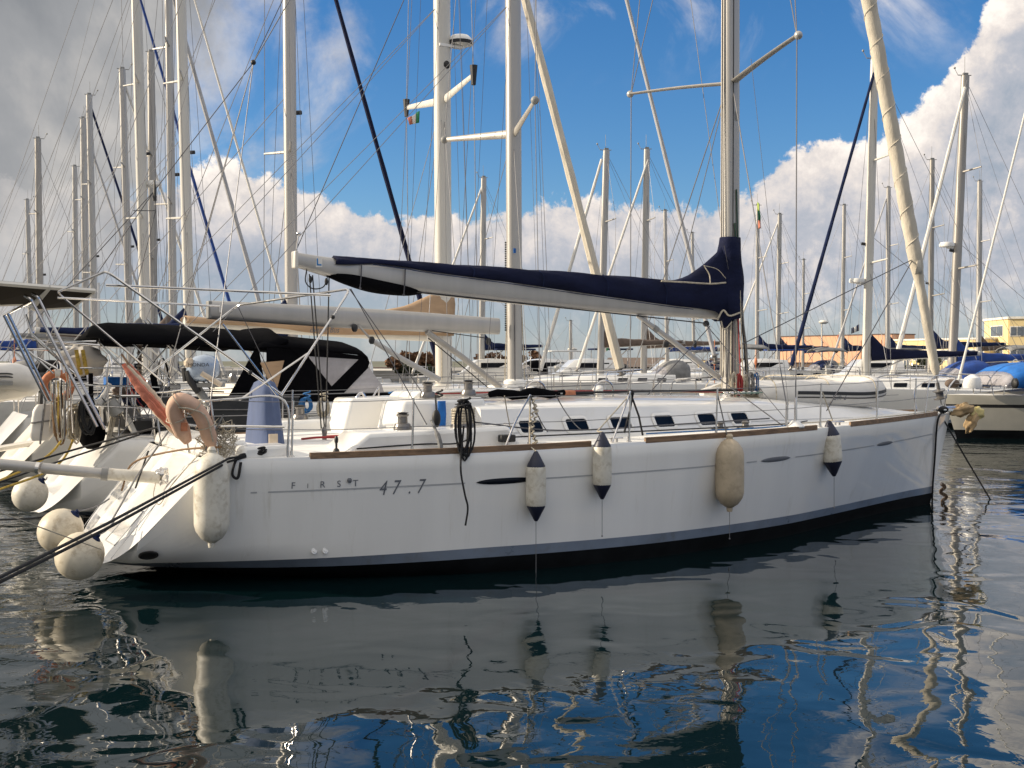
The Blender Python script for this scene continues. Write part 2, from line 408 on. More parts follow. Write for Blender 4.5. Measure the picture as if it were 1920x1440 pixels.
def hull(par, m_top, m_str, m_bot, L=14.5, B=4.84, H=1.45, nu=44, s0=.19, s1=.31, band=None, fine=True):
    sx, sy, sz = L / 14.5, B / 4.84, H / 1.45
    us = [-1.1 + 14.5 * (i / nu) ** 1.0 for i in range(nu + 1)]
    us = sorted(set([round(x, 4) for x in us] + ([0.0, 13.1, 13.25] if fine else [])))
    def top(u): return zS(u) if u >= 0 else 1.40 - (-u) * 1.24 / 1.1
    def st0(u): return s0 - (.055 * max(0, (3 - u) / 4.1))
    def st1(u): return s1 - (.08 * max(0, (3 - u) / 4.1))
    def strip(name, zt, zb, m, rows):
        rr = {1: [], -1: []}
        for u in us:
            uu = min(u, 13.4)
            a, b = min(zt(uu), top(uu)), min(zb(uu), top(uu)); k = zK(uu)
            a, b = max(a, k), max(b, k)
            for sd in (1, -1):
                ring = []
                for j in range(rows + 1):
                    z = a + (b - a) * j / rows
                    st = 12.93 + .47 * min(1.1, max(0, z / 1.5)); u2 = min(uu, st) if uu > 12 else uu
                    if uu > 12: u2 = 12 + (uu - 12) * (st - 12) / 1.4
                    y = hullY(u2, z) if uu < 13.39 else .004
                    ring.append((u2 * sx, sd * y * sy, z * sz))
                rr[sd].append(ring if sd == 1 else ring[::-1])
        g = G(); g.loft(rr[1], False); g.loft(rr[-1], False)
        return g.build(name, m, par, sharp=50)
    low = lambda u: -.35
    if band:
        b0, b1, bm = band
        strip('hull', lambda u: top(u), lambda u: min(b1, top(u)), m_top, 3)
        strip('hull_band', lambda u: b1, lambda u: b0, bm, 1)
        strip('hull', lambda u: b0, st1, m_top, 5)
    else:
        strip('hull', top, st1, m_top, 12 if fine else 5)
    strip('boot_stripe', st1, st0, m_str, 1)
    strip('antifouling', st0, low, m_bot, 6 if fine else 3)
    # bottom plate closing the hull underneath
    # transom
    g = G(); nz, ny = (34, 60) if fine else (6, 6); rings = []
    for i in range(nz + 1):
        z = 1.40 - (1.40 - .172) * i / nz; u = transU(z); y = hullY(u, z); ring = []
        for j in range(ny + 1):
            t = -1 + 2 * j / ny
            rec = 0
            if fine:
                a = min(1, max(0, (.52 - abs(t)) / .06)) * min(1, max(0, (z - .50) / .06))
                rec = .13 * a
            ring.append(((u - .05 * (1 - t * t) + rec) * sx, t * y * sy, z * sz))
        rings.append(ring)
    g.loft(rings, False); g.build('transom', m_top, par, sharp=28)
    # deck
    g = G(); rings = []
    for u in us:
        if u < -1e-6: continue
        y = hullY(min(u, 13.38), zS(u)) if u < 13.39 else .004
        ring = []
        for j in range(9):
            t = -1 + j / 4
            ring.append((u * sx, t * y * sy, (zS(u) + .07 * (1 - t * t) * min(1, y)) * sz))
        rings.append(ring)
    g.loft(rings, False); g.build('deck', deckm, par)
    return sx, sy, sz
trunkT = [(3.35, 1.56, 1.45, 1.90, 2.00), (5, 1.58, 1.46, 1.90, 2.01), (7, 1.44, 1.31, 1.875, 1.98), (8.5, 1.24, 1.10, 1.84, 1.94), (10, .96, .79, 1.76, 1.84), (11.5, .6, .4, 1.66, 1.71), (12.3, .32, .18, 1.61, 1.63)]
tc_ = [curve([(r[0], r[k]) for r in trunkT]) for k in range(1, 5)]
def trunk(par, m, sx, sy, sz, n=24, u0=3.35, u1=12.3):
    g = G(); rings = []
    for i in range(n + 1):
        u = u0 + (u1 - u0) * i / n; yb, ys, zs, zt = [c(u) for c in tc_]; zd = zS(u) - .02
        half = [(yb, zd), (yb - (yb - ys) * .5, zd + (zs - zd) * .5), (ys + .008, zs - .018), (ys - .015, zs), (ys * .55, zt - (zt - zs) * .25)]
        ring = [(u * sx, y * sy, z * sz) for y, z in half] + [(u * sx, 0, zt * sz)] + [(u * sx, -y * sy, z * sz) for y, z in half[::-1]]
        rings.append(ring)
    g.loft(rings, False); g.add([Vector(p) for p in rings[0]], [tuple(range(len(rings[0])))])
    return g.build('cabin_trunk', m, par, sharp=35)
def trunk_side(u, t, off=0, sd=-1):
    yb, ys, zs, zt = [c(u) for c in tc_]; zd = zS(u) - .02
    y = yb + (ys + .02 - yb) * t; z = zd + (zs - .035 - zd) * t
    nx = Vector((0, zs - zd, yb - ys)).normalized()
    return Vector((u, sd * (y + nx.y * off), z + nx.z * off))
def window(par, u, sx, sy, sz, w=.36, h=.18, zc=None, framed=True, sd=-1):
    def shape(w, h, r):
        pts = []
        for cx, cy, a0 in ((1, 1, 0), (-1, 1, 90), (-1, -1, 180), (1, -1, 270)):
            for a in range(0, 91, 30):
                b = math.radians(a0 + a); pts.append((cx * (w / 2 - r) + r * math.cos(b), cy * (h / 2 - r) + r * math.sin(b)))
        return pts
    def onside(p, off):
        uu = u + p[0] - .30 * p[1]; hh = tc_[2](uu) - .035 - zS(uu) + .02
        t = (zS(uu) * 0 + .50) + p[1] / hh
        v = trunk_side(uu, t, off, sd); return Vector((v.x * sx, v.y * sy, v.z * sz))
    parent = par
    if framed:
        a = [onside(p, .004) for p in shape(w + .10, h + .09, .08)]; b = [onside(p, .016) for p in shape(w + .07, h + .06, .07)]; c = [onside(p, .014) for p in shape(w + .01, h + .01, .035)]; d = [onside(p, .0) for p in shape(w, h, .03)]
        g = G(); g.loft([a, b, c, d], True); parent = g.build('window_frame', gel, par, sharp=60)
    g = G(); pts = [onside(p, .006) for p in shape(w, h, .03)]; g.add(pts, [tuple(range(len(pts)))])
    return g.build('window', glassd, parent, smooth=False)
def ellipse_mast(g, base, top, a, b, n=14, taper=.9):
    base, top = Vector(base), Vector(top); rings = []
    for i in range(9):
        f = i / 8; c = base.lerp(top, f); k = 1 - (1 - taper) * max(0, (f - .6) / .4)
        ring = []
        for j in range(n):
            t = 2 * math.pi * j / n; ct, st = math.cos(t), math.sin(t)
            ring.append(c + Vector((a * k * math.copysign(abs(ct) ** .75, ct), b * k * math.copysign(abs(st) ** .75, st), 0)))
        rings.append(ring)
    return g.loft(rings, True, True)
# ================================================================== main yacht
yacht = thing('sailing_yacht', 'large white sailing yacht with navy covered boom and grey boot stripe, nearest the camera', 'sailing yacht', MAIN, (0, 0, 0))
Y_ = yacht
hull(yacht, gelH, stripe, anti)
trunk(yacht, gel, 1, 1, 1, 30)
y = MAIN.y
def hullx(px, z, off=0.0):
    """point of the near topside seen at picture column px, at height z"""
    lo, hi = -1.0, 13.2
    for _ in range(40):
        m = (lo + hi) / 2
        if MAIN.px((m, -hullY(m, z), z))[0] < px: lo = m
        else: hi = m
    return Vector((m, -hullY(m, z) - off, z))
def hullpt(u, z, off): return Vector((u, -hullY(u, z) - off, z))
def hullstrip(u0, u1, z0, z1, w, name, m, off=.004, n=30, par=None):
    g = G(); rings = []
    for i in range(n + 1):
        u = u0 + (u1 - u0) * i / n; z = z0 + (z1 - z0) * i / n
        rings.append([hullpt(u, z + w / 2, off), hullpt(u, z - w / 2, off)])
    g.loft(rings, False); return g.build(name, m, par or yacht)
mstripe = mat('silver grey pinstripe', (.40, .41, .42), .4)
def lz(u): return curve([(0, 1.035), (4, 1.10), (8, 1.16), (13, 1.255)])(u)
def xs(px): return hullx(px, 1.1).x
for a, b in ((470, 482), (503, 872), (1020, 1340), (1399, 1418), (1490, 1636), (1672, 1748)):
    ua, ub = xs(a), xs(b); hullstrip(ua, ub, lz(ua), lz(ub), .016, 'pinstripe', mstripe)
# dark spindle-shaped hull windows
def spindle(a, b, w, m, full=False):
    ua, ub = xs(a), xs(b); g = G(); rings = []
    for i in range(17):
        f = i / 16; u = ua + (ub - ua) * f; z = lz(u) + .0; h = w / 2 * (max(.02, 1 - abs(2 * f - 1) ** 2.6)) ** .6
        rings.append([hullpt(u, z + h, .005), hullpt(u, z + h * .5, .012), hullpt(u, z - h * .5, .012), hullpt(u, z - h, .005)])
    g.loft(rings, False); g.build('hull_window', m, yacht)
spindle(893, 1000, .07, glassd); spindle(1426, 1480, .065, letter); spindle(1641, 1670, .06, letter)
# model lettering on the quarter
def on_hull(body, px, z0, size, sx=1, shear=0, space=1.0, m=letter, split=None):
    vs, fs = letters(body, size, shear, space, sx); u0 = hullx(px, z0).x
    g = G(); g.add([hullpt(u0 + x, z0 + yy + (0 if split is None or yy < split[0] else split[1]), .005) for x, yy in vs], fs)
    return g.build('letters', m, yacht, smooth=False)
for ch, px_, sz_ in (('F', 545, .105), ('I', 575, .075), ('R', 599, .105), ('S', 631, .105), ('T', 661, .105)):
    u_ = hullx(px_, 1.1).x; on_hull(ch, px_, lz(u_) + .028, sz_, .95)
for ch, px_, sz_ in (('4', 709, .235), ('7', 733, .235), ('.', 764, .235), ('7', 780, .235)):
    u_ = hullx(px_, 1.1).x; on_hull(ch, px_, lz(u_) - .085, sz_, .72, .25)
ud = hullx(655, 1.2).x
g = G(); g.ball(hullpt(ud, 1.155, .01), .03, 10, 6, (1, .5, 1)); g.build('through_hull', letter, yacht)
for px_, py_ in ((588, 1037), (609, 1036)):
    p = hullx(px_, .30); q_ = MAIN.px(p); p.z = .30
    g = G(); g.lathe([(.0, .012), (.012, .012), (.014, .004), (.032, .006), (.036, 0)], 14, hullpt(p.x, .36, .003), (0, -1, .15)); g.build('through_hull', gel, yacht)
for px_, z_ in ((278, .36),):
    p = hullx(px_, z_)
    for r, m in ((.07, rubber),):
        g = G(); a = hullpt(p.x, z_, 0); pts = [hullpt(p.x + .09 * math.cos(t * .3927), z_ + .045 * math.sin(t * .3927), .008) for t in range(16)]
        g.tube(pts + [pts[0]], .013, 6); g.add(pts, [tuple(range(16))]); g.build('exhaust_outlet', m, yacht)
# teak toe rail in three lengths, near side, and one along the far side
def toerail(u0, u1, sd, name='toe_rail', m=teak):
    g = G(); rings = []
    for i in range(41):
        u = u0 + (u1 - u0) * i / 40; yy = hullY(u, zS(u)) ; z = zS(u)
        rings.append([(u, sd * (yy + .006), z - .022), (u, sd * (yy + .006), z + .047), (u, sd * (yy - .028), z + .05), (u, sd * (yy - .034), z - .0)])
    g.loft(rings, True, True); g.build(name, m, yacht)
def us(px): return hullx(px, 1.48).x
for a, b in ((578, 1108), (1211, 1534), (1596, 1757)): toerail(us(a), us(b), -1)
toerail(.9, 12.9, 1)
# windows in the trunk: six on the near side, five on the far side
for px_, py_ in ((997, 795), (1083, 789), (1167, 788), (1253, 785), (1328, 783), (1396, 779)):
    window(yacht, y(px_, py_, -1.55 if px_ < 1300 else -1.42).x, 1, 1, 1, .31, .145)
for k in range(5): window(yacht, 4.1 + k * .72, 1, 1, 1, .33, .165, sd=1)
# trunk groove line
g = G(); g.tube([trunk_side(u, .34 - .0 * u, .002) for u in [3.6 + .3 * i for i in range(28)]], .005, 5); g.build('moulding', mstripe, yacht)

# cockpit
def ext(name, poly, y0, y1, m, par=yacht, bev=.03):
    """solid with outline poly in (u, z) running from y0 to y1"""
    g = G(); a = [(u, y0, z) for u, z in poly]; b = [(u, y1, z) for u, z in poly]; k = len(poly)
    g.add(a + b, [tuple(range(k)), tuple(range(k, 2 * k))[::-1]] + [(i, i + k, (i + 1) % k + k, (i + 1) % k) for i in range(k)])
    return g.build(name, m, par, bevel=bev)
ext('coaming', [(1.35, 1.42), (1.66, 1.665), (3.5, 1.70), (3.7, 1.42)], -1.95, -1.15, gel, bev=.05)
ext('coaming', [(1.35, 1.42), (1.66, 1.665), (3.5, 1.70), (3.7, 1.42)], 1.15, 1.95, gel, bev=.05)
ext('cockpit_bulkhead', [(2.28, 1.42), (2.42, 2.0), (3.55, 2.03), (3.6, 1.42)], -1.22, -.55, gel, bev=.05)
ext('cockpit_bulkhead', [(2.28, 1.42), (2.42, 1.98), (3.55, 2.0), (3.6, 1.42)], .55, 1.22, gel, bev=.05)
ext('helm_seat', [(-.02, 1.40), (.02, 1.56), (.42, 1.60), (.5, 1.40)], -1.35, 1.35, gel, bev=.04)
ext('side_deck_box', [(.25, 1.40), (.3, 1.545), (.82, 1.555), (.88, 1.40)], -1.72, -1.3, gel, bev=.04)
ext('cockpit_seat', [(.5, 1.44), (.5, 1.50), (2.3, 1.52), (2.3, 1.44)], .6, 1.2, deckm)
ext('companionway_hatch', [(2.9, 2.0), (3.0, 2.09), (4.5, 2.11), (4.7, 2.03)], -.42, .42, gel, bev=.03)
ext('deck_hatch', [(5.2, 2.0), (5.2, 2.07), (5.8, 2.07), (5.8, 2.0)], -.3, .3, glassd, bev=.02)
ext('deck_hatch', [(9.6, 1.8), (9.6, 1.90), (10.2, 1.88), (10.2, 1.78)], -.3, .3, glassd, bev=.02)
for sd in (-1,):
    g = G(); g.box((4.2, -.85, 2.05), (1.4, .06, .02)); g.build('hatch_rail', alu, yacht)
    g = G(); g.box((6.3, -.75, 2.055), (3.4, .05, .03)); g.build('genoa_track', rubber, yacht)
# rounded grab arches (dorade guards) and vents
for px_ in (1004, 1132):
    c = y(px_, 745, -.55)
    g = G(); pts = []
    for i in range(13):
        a = math.pi * i / 12; pts.append(Vector((c.x + .155 * math.cos(a), c.y, 1.98 + .10 + .13 * math.sin(a))))
    pts = [Vector((c.x + .155, c.y, 1.95))] + pts + [Vector((c.x - .155, c.y, 1.95))]
    g.tube(pts, .015, 8); g.build('dorade_guard', steel, yacht)
    g = G(); g.tube(cat_spline([(c.x + .02, c.y + .1, 1.97), (c.x + .02, c.y + .1, 2.07), (c.x - .04, c.y + .1, 2.13), (c.x - .12, c.y + .1, 2.13)]), [.05] * 12 + [.055, .06] + [.07, .08, .085] + [.09] * 8, 12) if False else g.lathe([(.055, 0), (.055, .06), (.075, .1), (.08, .14), (.05, .17), (0, .175)], 14, (c.x + .01, c.y + .1, 1.97), (-.35, 0, 1)); g.build('dorade_vent', gel, yacht)

def winch(c, h=.20, r=.10, rope_m=None, par=yacht):
    c = Vector(c)
    g = G(); g.lathe([(r * 1.15, 0), (r * 1.15, h * .12), (r * 1.0, h * .3), (r * .95, h * .38), (r * .62, h * .45), (r * .6, h * .78), (r * .78, h * .86), (r * .8, h * .93), (r * .55, h * .97), (r * .5, h)], 20, c)
    o = g.build('winch', winchm, par)
    g = G(); g.lathe([(r * .72, h), (r * .78, h * 1.03), (r * .4, h * 1.07), (0, h * 1.08)], 16, c); g.build('winch_cap', rubber, o)
    if rope_m:
        g = G(); pts = []
        for i in range(90):
            a = i * .42; z = h * .22 + (h * .62) * i / 89; rr = r * (1.02 + .05 * math.sin(i * 1.7)); pts.append(c + Vector((rr * math.cos(a), rr * math.sin(a), z)))
        g.tube(pts, .014, 6); g.lathe([(r * .96, h * .2), (r * 1.0, h * .3), (r * .98, h * .85), (r * .5, h * .9)], 18, c)
        g.build('wound_rope', rope_m, o)
    return o
winch((2.23, -1.62, 1.67), .20, .095)
winch(tuple(y(797, 738, -.8) * 0 + Vector((2.93, -.82, 2.02))), .19, .09)
winch((3.52, -.80, 2.04), .19, .09)
winch((2.98, -1.72, 1.66), .30, .135, creamr)
winch((2.63, 1.30, 1.67), .26, .14, creamr)
winch((2.0, 1.40, 1.66), .20, .10)
# instrument pod arch on the far coaming
g = G(); c = y(655, 770, .9)
g.tube(cat_spline([y(668, 795, .9), y(668, 750, .9), y(678, 737, .9), y(687, 748, .9)]), .02, 8); g.build('grab_arch', steel, yacht)
a = y(700, 765, .9)
g = G(); g.box(a, (.30, .16, .13)); g.build('instrument_pod', greym, yacht, bevel=.02)
for dx in (-.08, .1):
    g = G(); g.tube([a + Vector((dx, 0, -.06)), a + Vector((dx + .0, 0, -.34))], .02, 8); g.build('pod_leg', steel, yacht)

# covered wheel: slate blue cloth over pedestal and wheel
g = G(); cz = 1.40; cx = .98; cy = -.25
prof = [(.0, .86), (.10, .855), (.20, .82), (.27, .72), (.30, .55), (.33, .35), (.36, .18), (.39, .0)]
rings = []
for i, (r, h) in enumerate(prof[::-1]):
    ring = []
    for j in range(28):
        t = 2 * math.pi * j / 28; w = 1 + .05 * math.sin(5 * t + i * .3) * (1 if i < 5 else .3) + .03 * math.sin(11 * t)
        ring.append((cx + r * .55 * w * math.cos(t), cy + r * 1.15 * w * math.sin(t), cz + h))
    rings.append(ring)
g.loft(rings, True, True); g.build('wheel_cover', wblue, yacht)
g = G(); a = Vector((cx, cy, cz))
g.box((.92 + .02, cy - .47, 1.52), (.11, .012, .19)); g.build('cover_patch', creamf, yacht)

# ---- spar rig
MB = Vector((8.5, 0, 1.9)); MT = Vector((8.42, 0, 19.5))
g = G(); ellipse_mast(g, MB, MT, .135, .115, 16); mast = g.build('mast', alu, yacht, sharp=60)
g = G()
for dx, dy in ((-.142, .012), (-.142, -.012)): g.box((8.5 + dx - .03, dy * 2.2, 10.5), (.022, .014, 16.5))
g.build('mast_track', aluD, mast)
g = G(); g.box((8.44, -.118, 10.6), (.012, .004, 16.6)); g.build('mast_groove', rubber, mast, smooth=False)
g = G(); g.lathe([(.17, 0), (.19, .03), (.16, .07), (.15, .10)], 18, (8.5, 0, 1.88)); g.build('mast_collar', steel, yacht)
tipN, tipF, root = Vector((8.0, -2.0, 6.98)), Vector((8.0, 2.0, 6.96)), Vector((8.5, 0, 6.80))
for tip in (tipN, tipF):
    g = G(); sd = 1 if tip.y > 0 else -1; r0 = root + Vector((-.02, sd * .10, 0)); rings = []
    for i in range(9):
        f = i / 8; c = r0.lerp(tip, f) + Vector((0, 0, .015 * math.sin(f * math.pi))); w = .075 - .03 * f; h = .028 - .008 * f
        rings.append([c + Vector((w * math.cos(2 * math.pi * j / 10), 0, h * math.sin(2 * math.pi * j / 10))) for j in range(10)])
    g.loft(rings, True, True); sp = g.build('spreader', aluD, yacht)
    g = G(); g.ball(tip + Vector((0, sd * .03, 0)), .06, 12, 7); g.build('spreader_end', alu, sp)
def stay(a, b, r=.006, name='shroud', m=wire, par=yacht, n=6):
    g = G(); g.tube([a, b], r, n); return g.build(name, m, par)
plN = Vector((8.0, -hullY(8.0, zS(8.0)) + .10, 1.56)); plF = Vector((plN.x, -plN.y, 1.56))
T2 = Vector((8.15, 1.35, 13.0))
for sd in (-1, 1):
    pl = plN if sd < 0 else plF; tip = tipN if sd < 0 else tipF
    a = pl + Vector((0, 0, .35))
    stay(a, tip, .009); g = G(); g.tube([pl, pl + Vector((0, 0, .1)), pl + Vector((0, 0, .36)), pl + Vector((0, 0, .42))], [.02, .022, .022, .012], 8); g.build('turnbuckle', steel, yacht)
    stay(tip, (8.2, sd * 1.3, 13.2), .008)
    stay(tip, (8.42, sd * .1, 12.9), .008)
    l0 = Vector((7.86, sd * abs(plN.y) * .985, 1.58)); stay(l0 + Vector((0, 0, .3)), (8.45, sd * .1, 6.65), .009)
    g = G(); g.tube([l0, l0 + Vector((.01, 0, .35))], .02, 8); g.build('turnbuckle', steel, yacht)
    g = G(); g.lathe([(.12, 0), (.13, .02), (.09, .05), (.05, .1)], 14, pl); g.build('chainplate_boot', gel, yacht)
    g = G(); rings = []
    for k, zz in ((0, 13.1),):
        g.tube([(8.42, sd * .1, 13.0), (8.2, sd * 1.3, 13.2)], .03, 8)
    g.build('spreader', aluD, yacht)
# backstay with its bridle
bt = Vector((8.35, 0, 19.4)); nd = y(475, 117, 0)
stay(bt, nd, .007, 'backstay'); pN, pF = y(190, 505, -.9), y(430, 560, .9)
b1, b2 = Vector((-.05, -1.35, 1.5)), Vector((-.05, 1.35, 1.5))
stay(nd, b1, .006, 'backstay'); stay(nd, b2, .006, 'backstay')
g = G(); g.ball(nd, .035, 8, 6); g.build('bridle_block', rubber, yacht)
# topping lift and lazy lines seen against the sky
bend = y(556, 468, 0)
stay(bend, bt + Vector((-.05, 0, -.1)), .006, 'topping_lift', wireD)
g = G(); g.tube([bend, y(560, 440, 0)], .012, 6); g.ball(y(560, 438, 0), .03, 8, 6); g.build('boom_end_shackle', steel, yacht)

# boom: deep box section tapering to its end, traced in the boat's own centre plane
bb = curve([(552, 500), (600, 515), (640, 527), (720, 541), (800, 552), (1000, 574), (1200, 591), (1345, 599)])
bt_ = curve([(552, 473), (625, 484), (700, 492), (800, 497), (1000, 516), (1200, 540), (1345, 560)])
g = G(); rings = []
for px_ in [552, 570, 600, 640, 700, 800, 900, 1000, 1100, 1200, 1300, 1345]:
    lo, hi = y(px_, bb(px_), 0), y(px_, bt_(px_), 0); h = hi.z - lo.z; w = min(.085, h * .36); ring = []
    for j in range(14):
        t = 2 * math.pi * j / 14; ct, st = math.cos(t), math.sin(t)
        ring.append((lo.x, w * math.copysign(abs(ct) ** .6, ct), lo.z + h / 2 + h / 2 * math.copysign(abs(st) ** .7, st)))
    rings.append(ring)
g.loft(rings, True, True); boom = g.build('boom', alu, yacht, sharp=50)
g = G(); c = y(553, 487, 0); g.box(c, (.05, .15, .22)); g.build('boom_end_cap', aluW, boom, bevel=.015)
g = G(); a = y(594, 493, 0); g.box(a + Vector((0, -.083, 0)), (.085, .006, .12)); st = g.build('boom_sticker', whitef, boom)
g = G(); g.box(a + Vector((-.022, -.088, .01)), (.018, .003, .08)); g.box(a + Vector((0, -.088, -.03)), (.062, .003, .018)); g.build('sticker_mark', mat('sticker blue', (.03, .2, .5)), st)
# canvas cover laid over the boom
ct_ = curve([(622, 481), (750, 490), (950, 503), (1150, 517), (1240, 525), (1270, 523), (1300, 512), (1330, 488), (1350, 466), (1362, 447), (1388, 447)])
cb_ = curve([(622, 497), (660, 497), (700, 495), (760, 503), (800, 510), (950, 530), (1100, 552), (1250, 573), (1330, 585), (1352, 602), (1388, 596)])
g = G(); rings = []
for i in range(61):
    px_ = 624 + (1366 - 624) * i / 60; lo, hi = y(px_, cb_(px_), 0), y(px_, ct_(px_), 0); h = hi.z - lo.z
    f = max(0, (px_ - 1230) / 136); w = .10 + .07 * f + .012 * math.sin(i * .9)
    ring = []
    for j in range(15):
        t = j / 14; a = math.pi * t; yy = -w * math.cos(a); k = math.sin(a) ** .55
        if h > .5: yy *= 1 - .45 * k * (h - .5)
        ring.append((lo.x + .010 * math.sin(i * 1.3 + j), yy * (1 + .06 * math.sin(i * .7 + j * .8)), lo.z + h * k + .012 * math.sin(i * .55 + j * 1.1) * k))
    rings.append(ring)
g.loft(rings, False); cov_ = g.build('sail_cover', navy, yacht, thick=.006)
g = G(); rings = []
for i in range(13):
    f = i / 12; z = 3.16 + (4.40 - 3.16) * f; ring = []
    for j in range(22):
        t = 2 * math.pi * j / 22; w = 1 + .05 * math.sin(3 * t + f * 9) + .03 * math.sin(7 * t - f * 13); r = .205 - .05 * f + .03 * math.sin(f * 3.1)
        ring.append((8.47 + r * 1.05 * w * math.cos(t), r * .92 * w * math.sin(t), z + .05 * math.sin(t + 1) * (1 - f)))
    rings.append(ring)
g.loft(rings, True); g.build('cover_collar', navy, cov_, thick=.006)
g = G(); g.tube(cat_spline([y(1240, 527, -.17), y(1280, 529, -.2), y(1330, 532, -.2), y(1361, 530, -.2)]), .012, 6)
g.tube(cat_spline([y(1320, 498, -.16), y(1330, 515, -.18), y(1332, 532, -.2)]), .01, 6)
g.tube(cat_spline([y(1320, 498, -.16), y(1345, 505, -.18), y(1361, 522, -.2)]), .006, 6); g.build('cover_lacing', creamr, cov_)
g = G(); g.tube(cat_spline([y(1345, 600, -.2), y(1356, 582, -.24), y(1368, 592, -.24), y(1388, 586, -.2)]), .014, 6)
g.tube(cat_spline([y(1352, 602, -.2), y(1358, 618, -.2), y(1372, 604, -.2)]), .012, 6); g.build('cover_tie', creamr, cov_)
g = G(); g.lathe([(.0, 0), (.07, .04), (.10, .16), (.12, .22)], 12, y(1360, 617, -.1)); g.build('cover_tail', navy, cov_)
for px_ in (678, 760):
    a, b = y(px_, cb_(px_), -.11), y(px_ - 3, bb(px_) + 6, -.10)
    g = G(); g.tube([a, (a + b) / 2 + Vector((0, -.01, 0)), b], .009, 6); g.ball(b, .018, 8, 6); g.build('cover_strap', wireD, cov_)
for px_ in (880, 1010, 1130, 1240):
    g = G(); lo = y(px_, cb_(px_), 0); hi = y(px_, ct_(px_), 0); g.tube([(lo.x + .02 * math.sin(j), -(.125) * math.cos(math.pi * j / 14), lo.z + (hi.z - lo.z + .006) * math.sin(math.pi * j / 14) ** .55) for j in range(15)], .006, 5); g.build('cover_seam', navy2, cov_)
g = G(); g.tube([y(px_, cb_(px_) + 1, -.125) for px_ in range(700, 1330, 30)], .006, 5); g.build('cover_hem', navy2, cov_)
# rolled dark awning hung under the boom
g = G(); pts = [y(px_, py_, -.02) for px_, py_ in ((612, 512), (650, 522), (700, 535), (760, 544), (790, 547))]
g.tube(cat_spline(pts), [.03 + .07 * math.sin(math.pi * min(1, (i + 2) / 34)) for i in range(33)], 10); g.build('rolled_awning', blackc, yacht)
# reefing blocks and loops under the boom end
for px_, py_ in ((582, 524), (612, 528)): g = G(); g.ball(y(px_, py_, -.03), .05, 10, 7, (.5, .35, 1)); g.build('boom_block', rubber, boom)
g = G(); g.tube(cat_spline([y(575, 505, -.05), y(573, 528, -.05), y(586, 541, -.05), y(606, 538, -.05), y(614, 520, -.05)]), .008, 6); g.build('reef_line', blackr, boom)
# vang strut, vang tackle and sheet lines
g = G(); g.tube([y(1196, 592, -.02), y(1262, 640, -.02), y(1348, 708, -.02)], [.035, .04, .045], 10); v_ = g.build('boom_vang', alu, yacht)
g = G(); g.tube([y(1225, 613, -.02), y(1233, 619, -.02)], .047, 10); g.build('vang_sleeve', greym, v_)
for o in (-.05, .05): stay(y(1205, 604, o), y(1342, 712, o), .006, 'vang_line', wireD, v_)
for a, b in ((y(1249, 646, -.08), (1, .5, 1)), (y(1303, 645, -.1), (.6, .5, 1.2))): g = G(); g.ball(a, .052, 10, 7, b); g.build('vang_block', rubber, v_)
for a, b in (((580, 514), (568, 822)), ((586, 516), (575, 815)), ((617, 520), (578, 815))):
    stay(y(a[0], a[1], -.03), y(b[0], b[1], -.35) if False else Vector((1.72, -.35, 1.62)) + Vector(((b[0] - 575) * .006, 0, .02)), .009, 'mainsheet', blackr)
g = G(); g.ball((1.72, -.35, 1.60), .07, 12, 8, (.5, .6, 1)); g.tube([(1.72, -.35, 1.5), (1.72, -.35, 1.6)], .03, 8); g.build('mainsheet_block', winchm, yacht)
g = G(); g.tube([(3.75 + .12 * i, -.95 + .012 * i, 2.055 + .02 * math.sin(i * 1.3)) for i in range(11)], [.03 + .035 * math.sin(math.pi * (i + 1) / 12) * (1 + .25 * math.sin(i * 2.7)) for i in range(11)], 10); g.build('folded_sprayhood', blackc, yacht)
g = G(); g.tube([(4.4 + .09 * i, -.6 + .15 * i % .2, 2.06 + .03 * (i % 2)) for i in range(7)], .03, 6); g.build('folded_frame', greyr, yacht)
g = G(); g.box((5.05, -.75, 2.05), (.26, .12, .07), Matrix.Rotation(.3, 3, 'Z')); g.build('handle_pouch', orange, yacht, bevel=.02)
for k in range(7): g = G(); g.tube(cat_spline([(3.0 + .06 * k, -.60 + .09 * k, 2.06), (3.9, -.50 + .09 * k, 2.075), (5.4, -.40 + .07 * k, 2.06), (7.9, -.22 + .05 * k, 2.0)]), .0085, 5); g.build('control_line', [creamr, greyr, bluer, redm, creamr, blackr, greyr][k], yacht)
g = G(); g.tube(cat_spline([(1.4, -.4, 1.52), (1.6, -.5, 1.54), (1.9, -.45, 1.53), (2.05, -.35, 1.54), (1.8, -.2, 1.53)]), .014, 6); g.build('traveller_line', redm, yacht)
stay(y(755, 545, -.06), y(1322, 606, -.06), .009, 'reef_line', blackr)
g = G(); g.ball(y(1324, 607, -.06), .05, 10, 7); g.build('boom_block', rubber, boom)
# crossed lines at the mast foot and a bundle of halyards
stay(y(1331, 612, -.1), y(1215, 740, -1.2), .007, 'preventer_line', wireD); stay(y(1320, 604, -.1), Vector((8.0, -1.9, 1.6)), .006, 'preventer_line', wireD)
hal = [creamr, wireD, creamr, greyr, creamr, redm, creamr, blackr, greyr, creamr, creamr, bluer]
for i in range(12):
    a = -2.6 + i * .21 + rnd.uniform(-.04, .04); r0 = .15
    top_ = Vector((8.5 + r0 * math.cos(a) * 1.15, r0 * math.sin(a), 3.35)); bot = Vector((8.5 + (r0 + .09 + rnd.uniform(0, .05)) * math.cos(a) * 1.2, (r0 + .09) * math.sin(a), 1.98 + rnd.uniform(0, .1)))
    g = G(); g.tube([top_ + Vector((0, 0, rnd.uniform(0, .9) if i % 3 == 0 else 0)), top_.lerp(bot, .5) + Vector((rnd.uniform(-.02, .02), -.02, 0)), bot], .011, 6); g.build('halyard', hal[i], yacht)
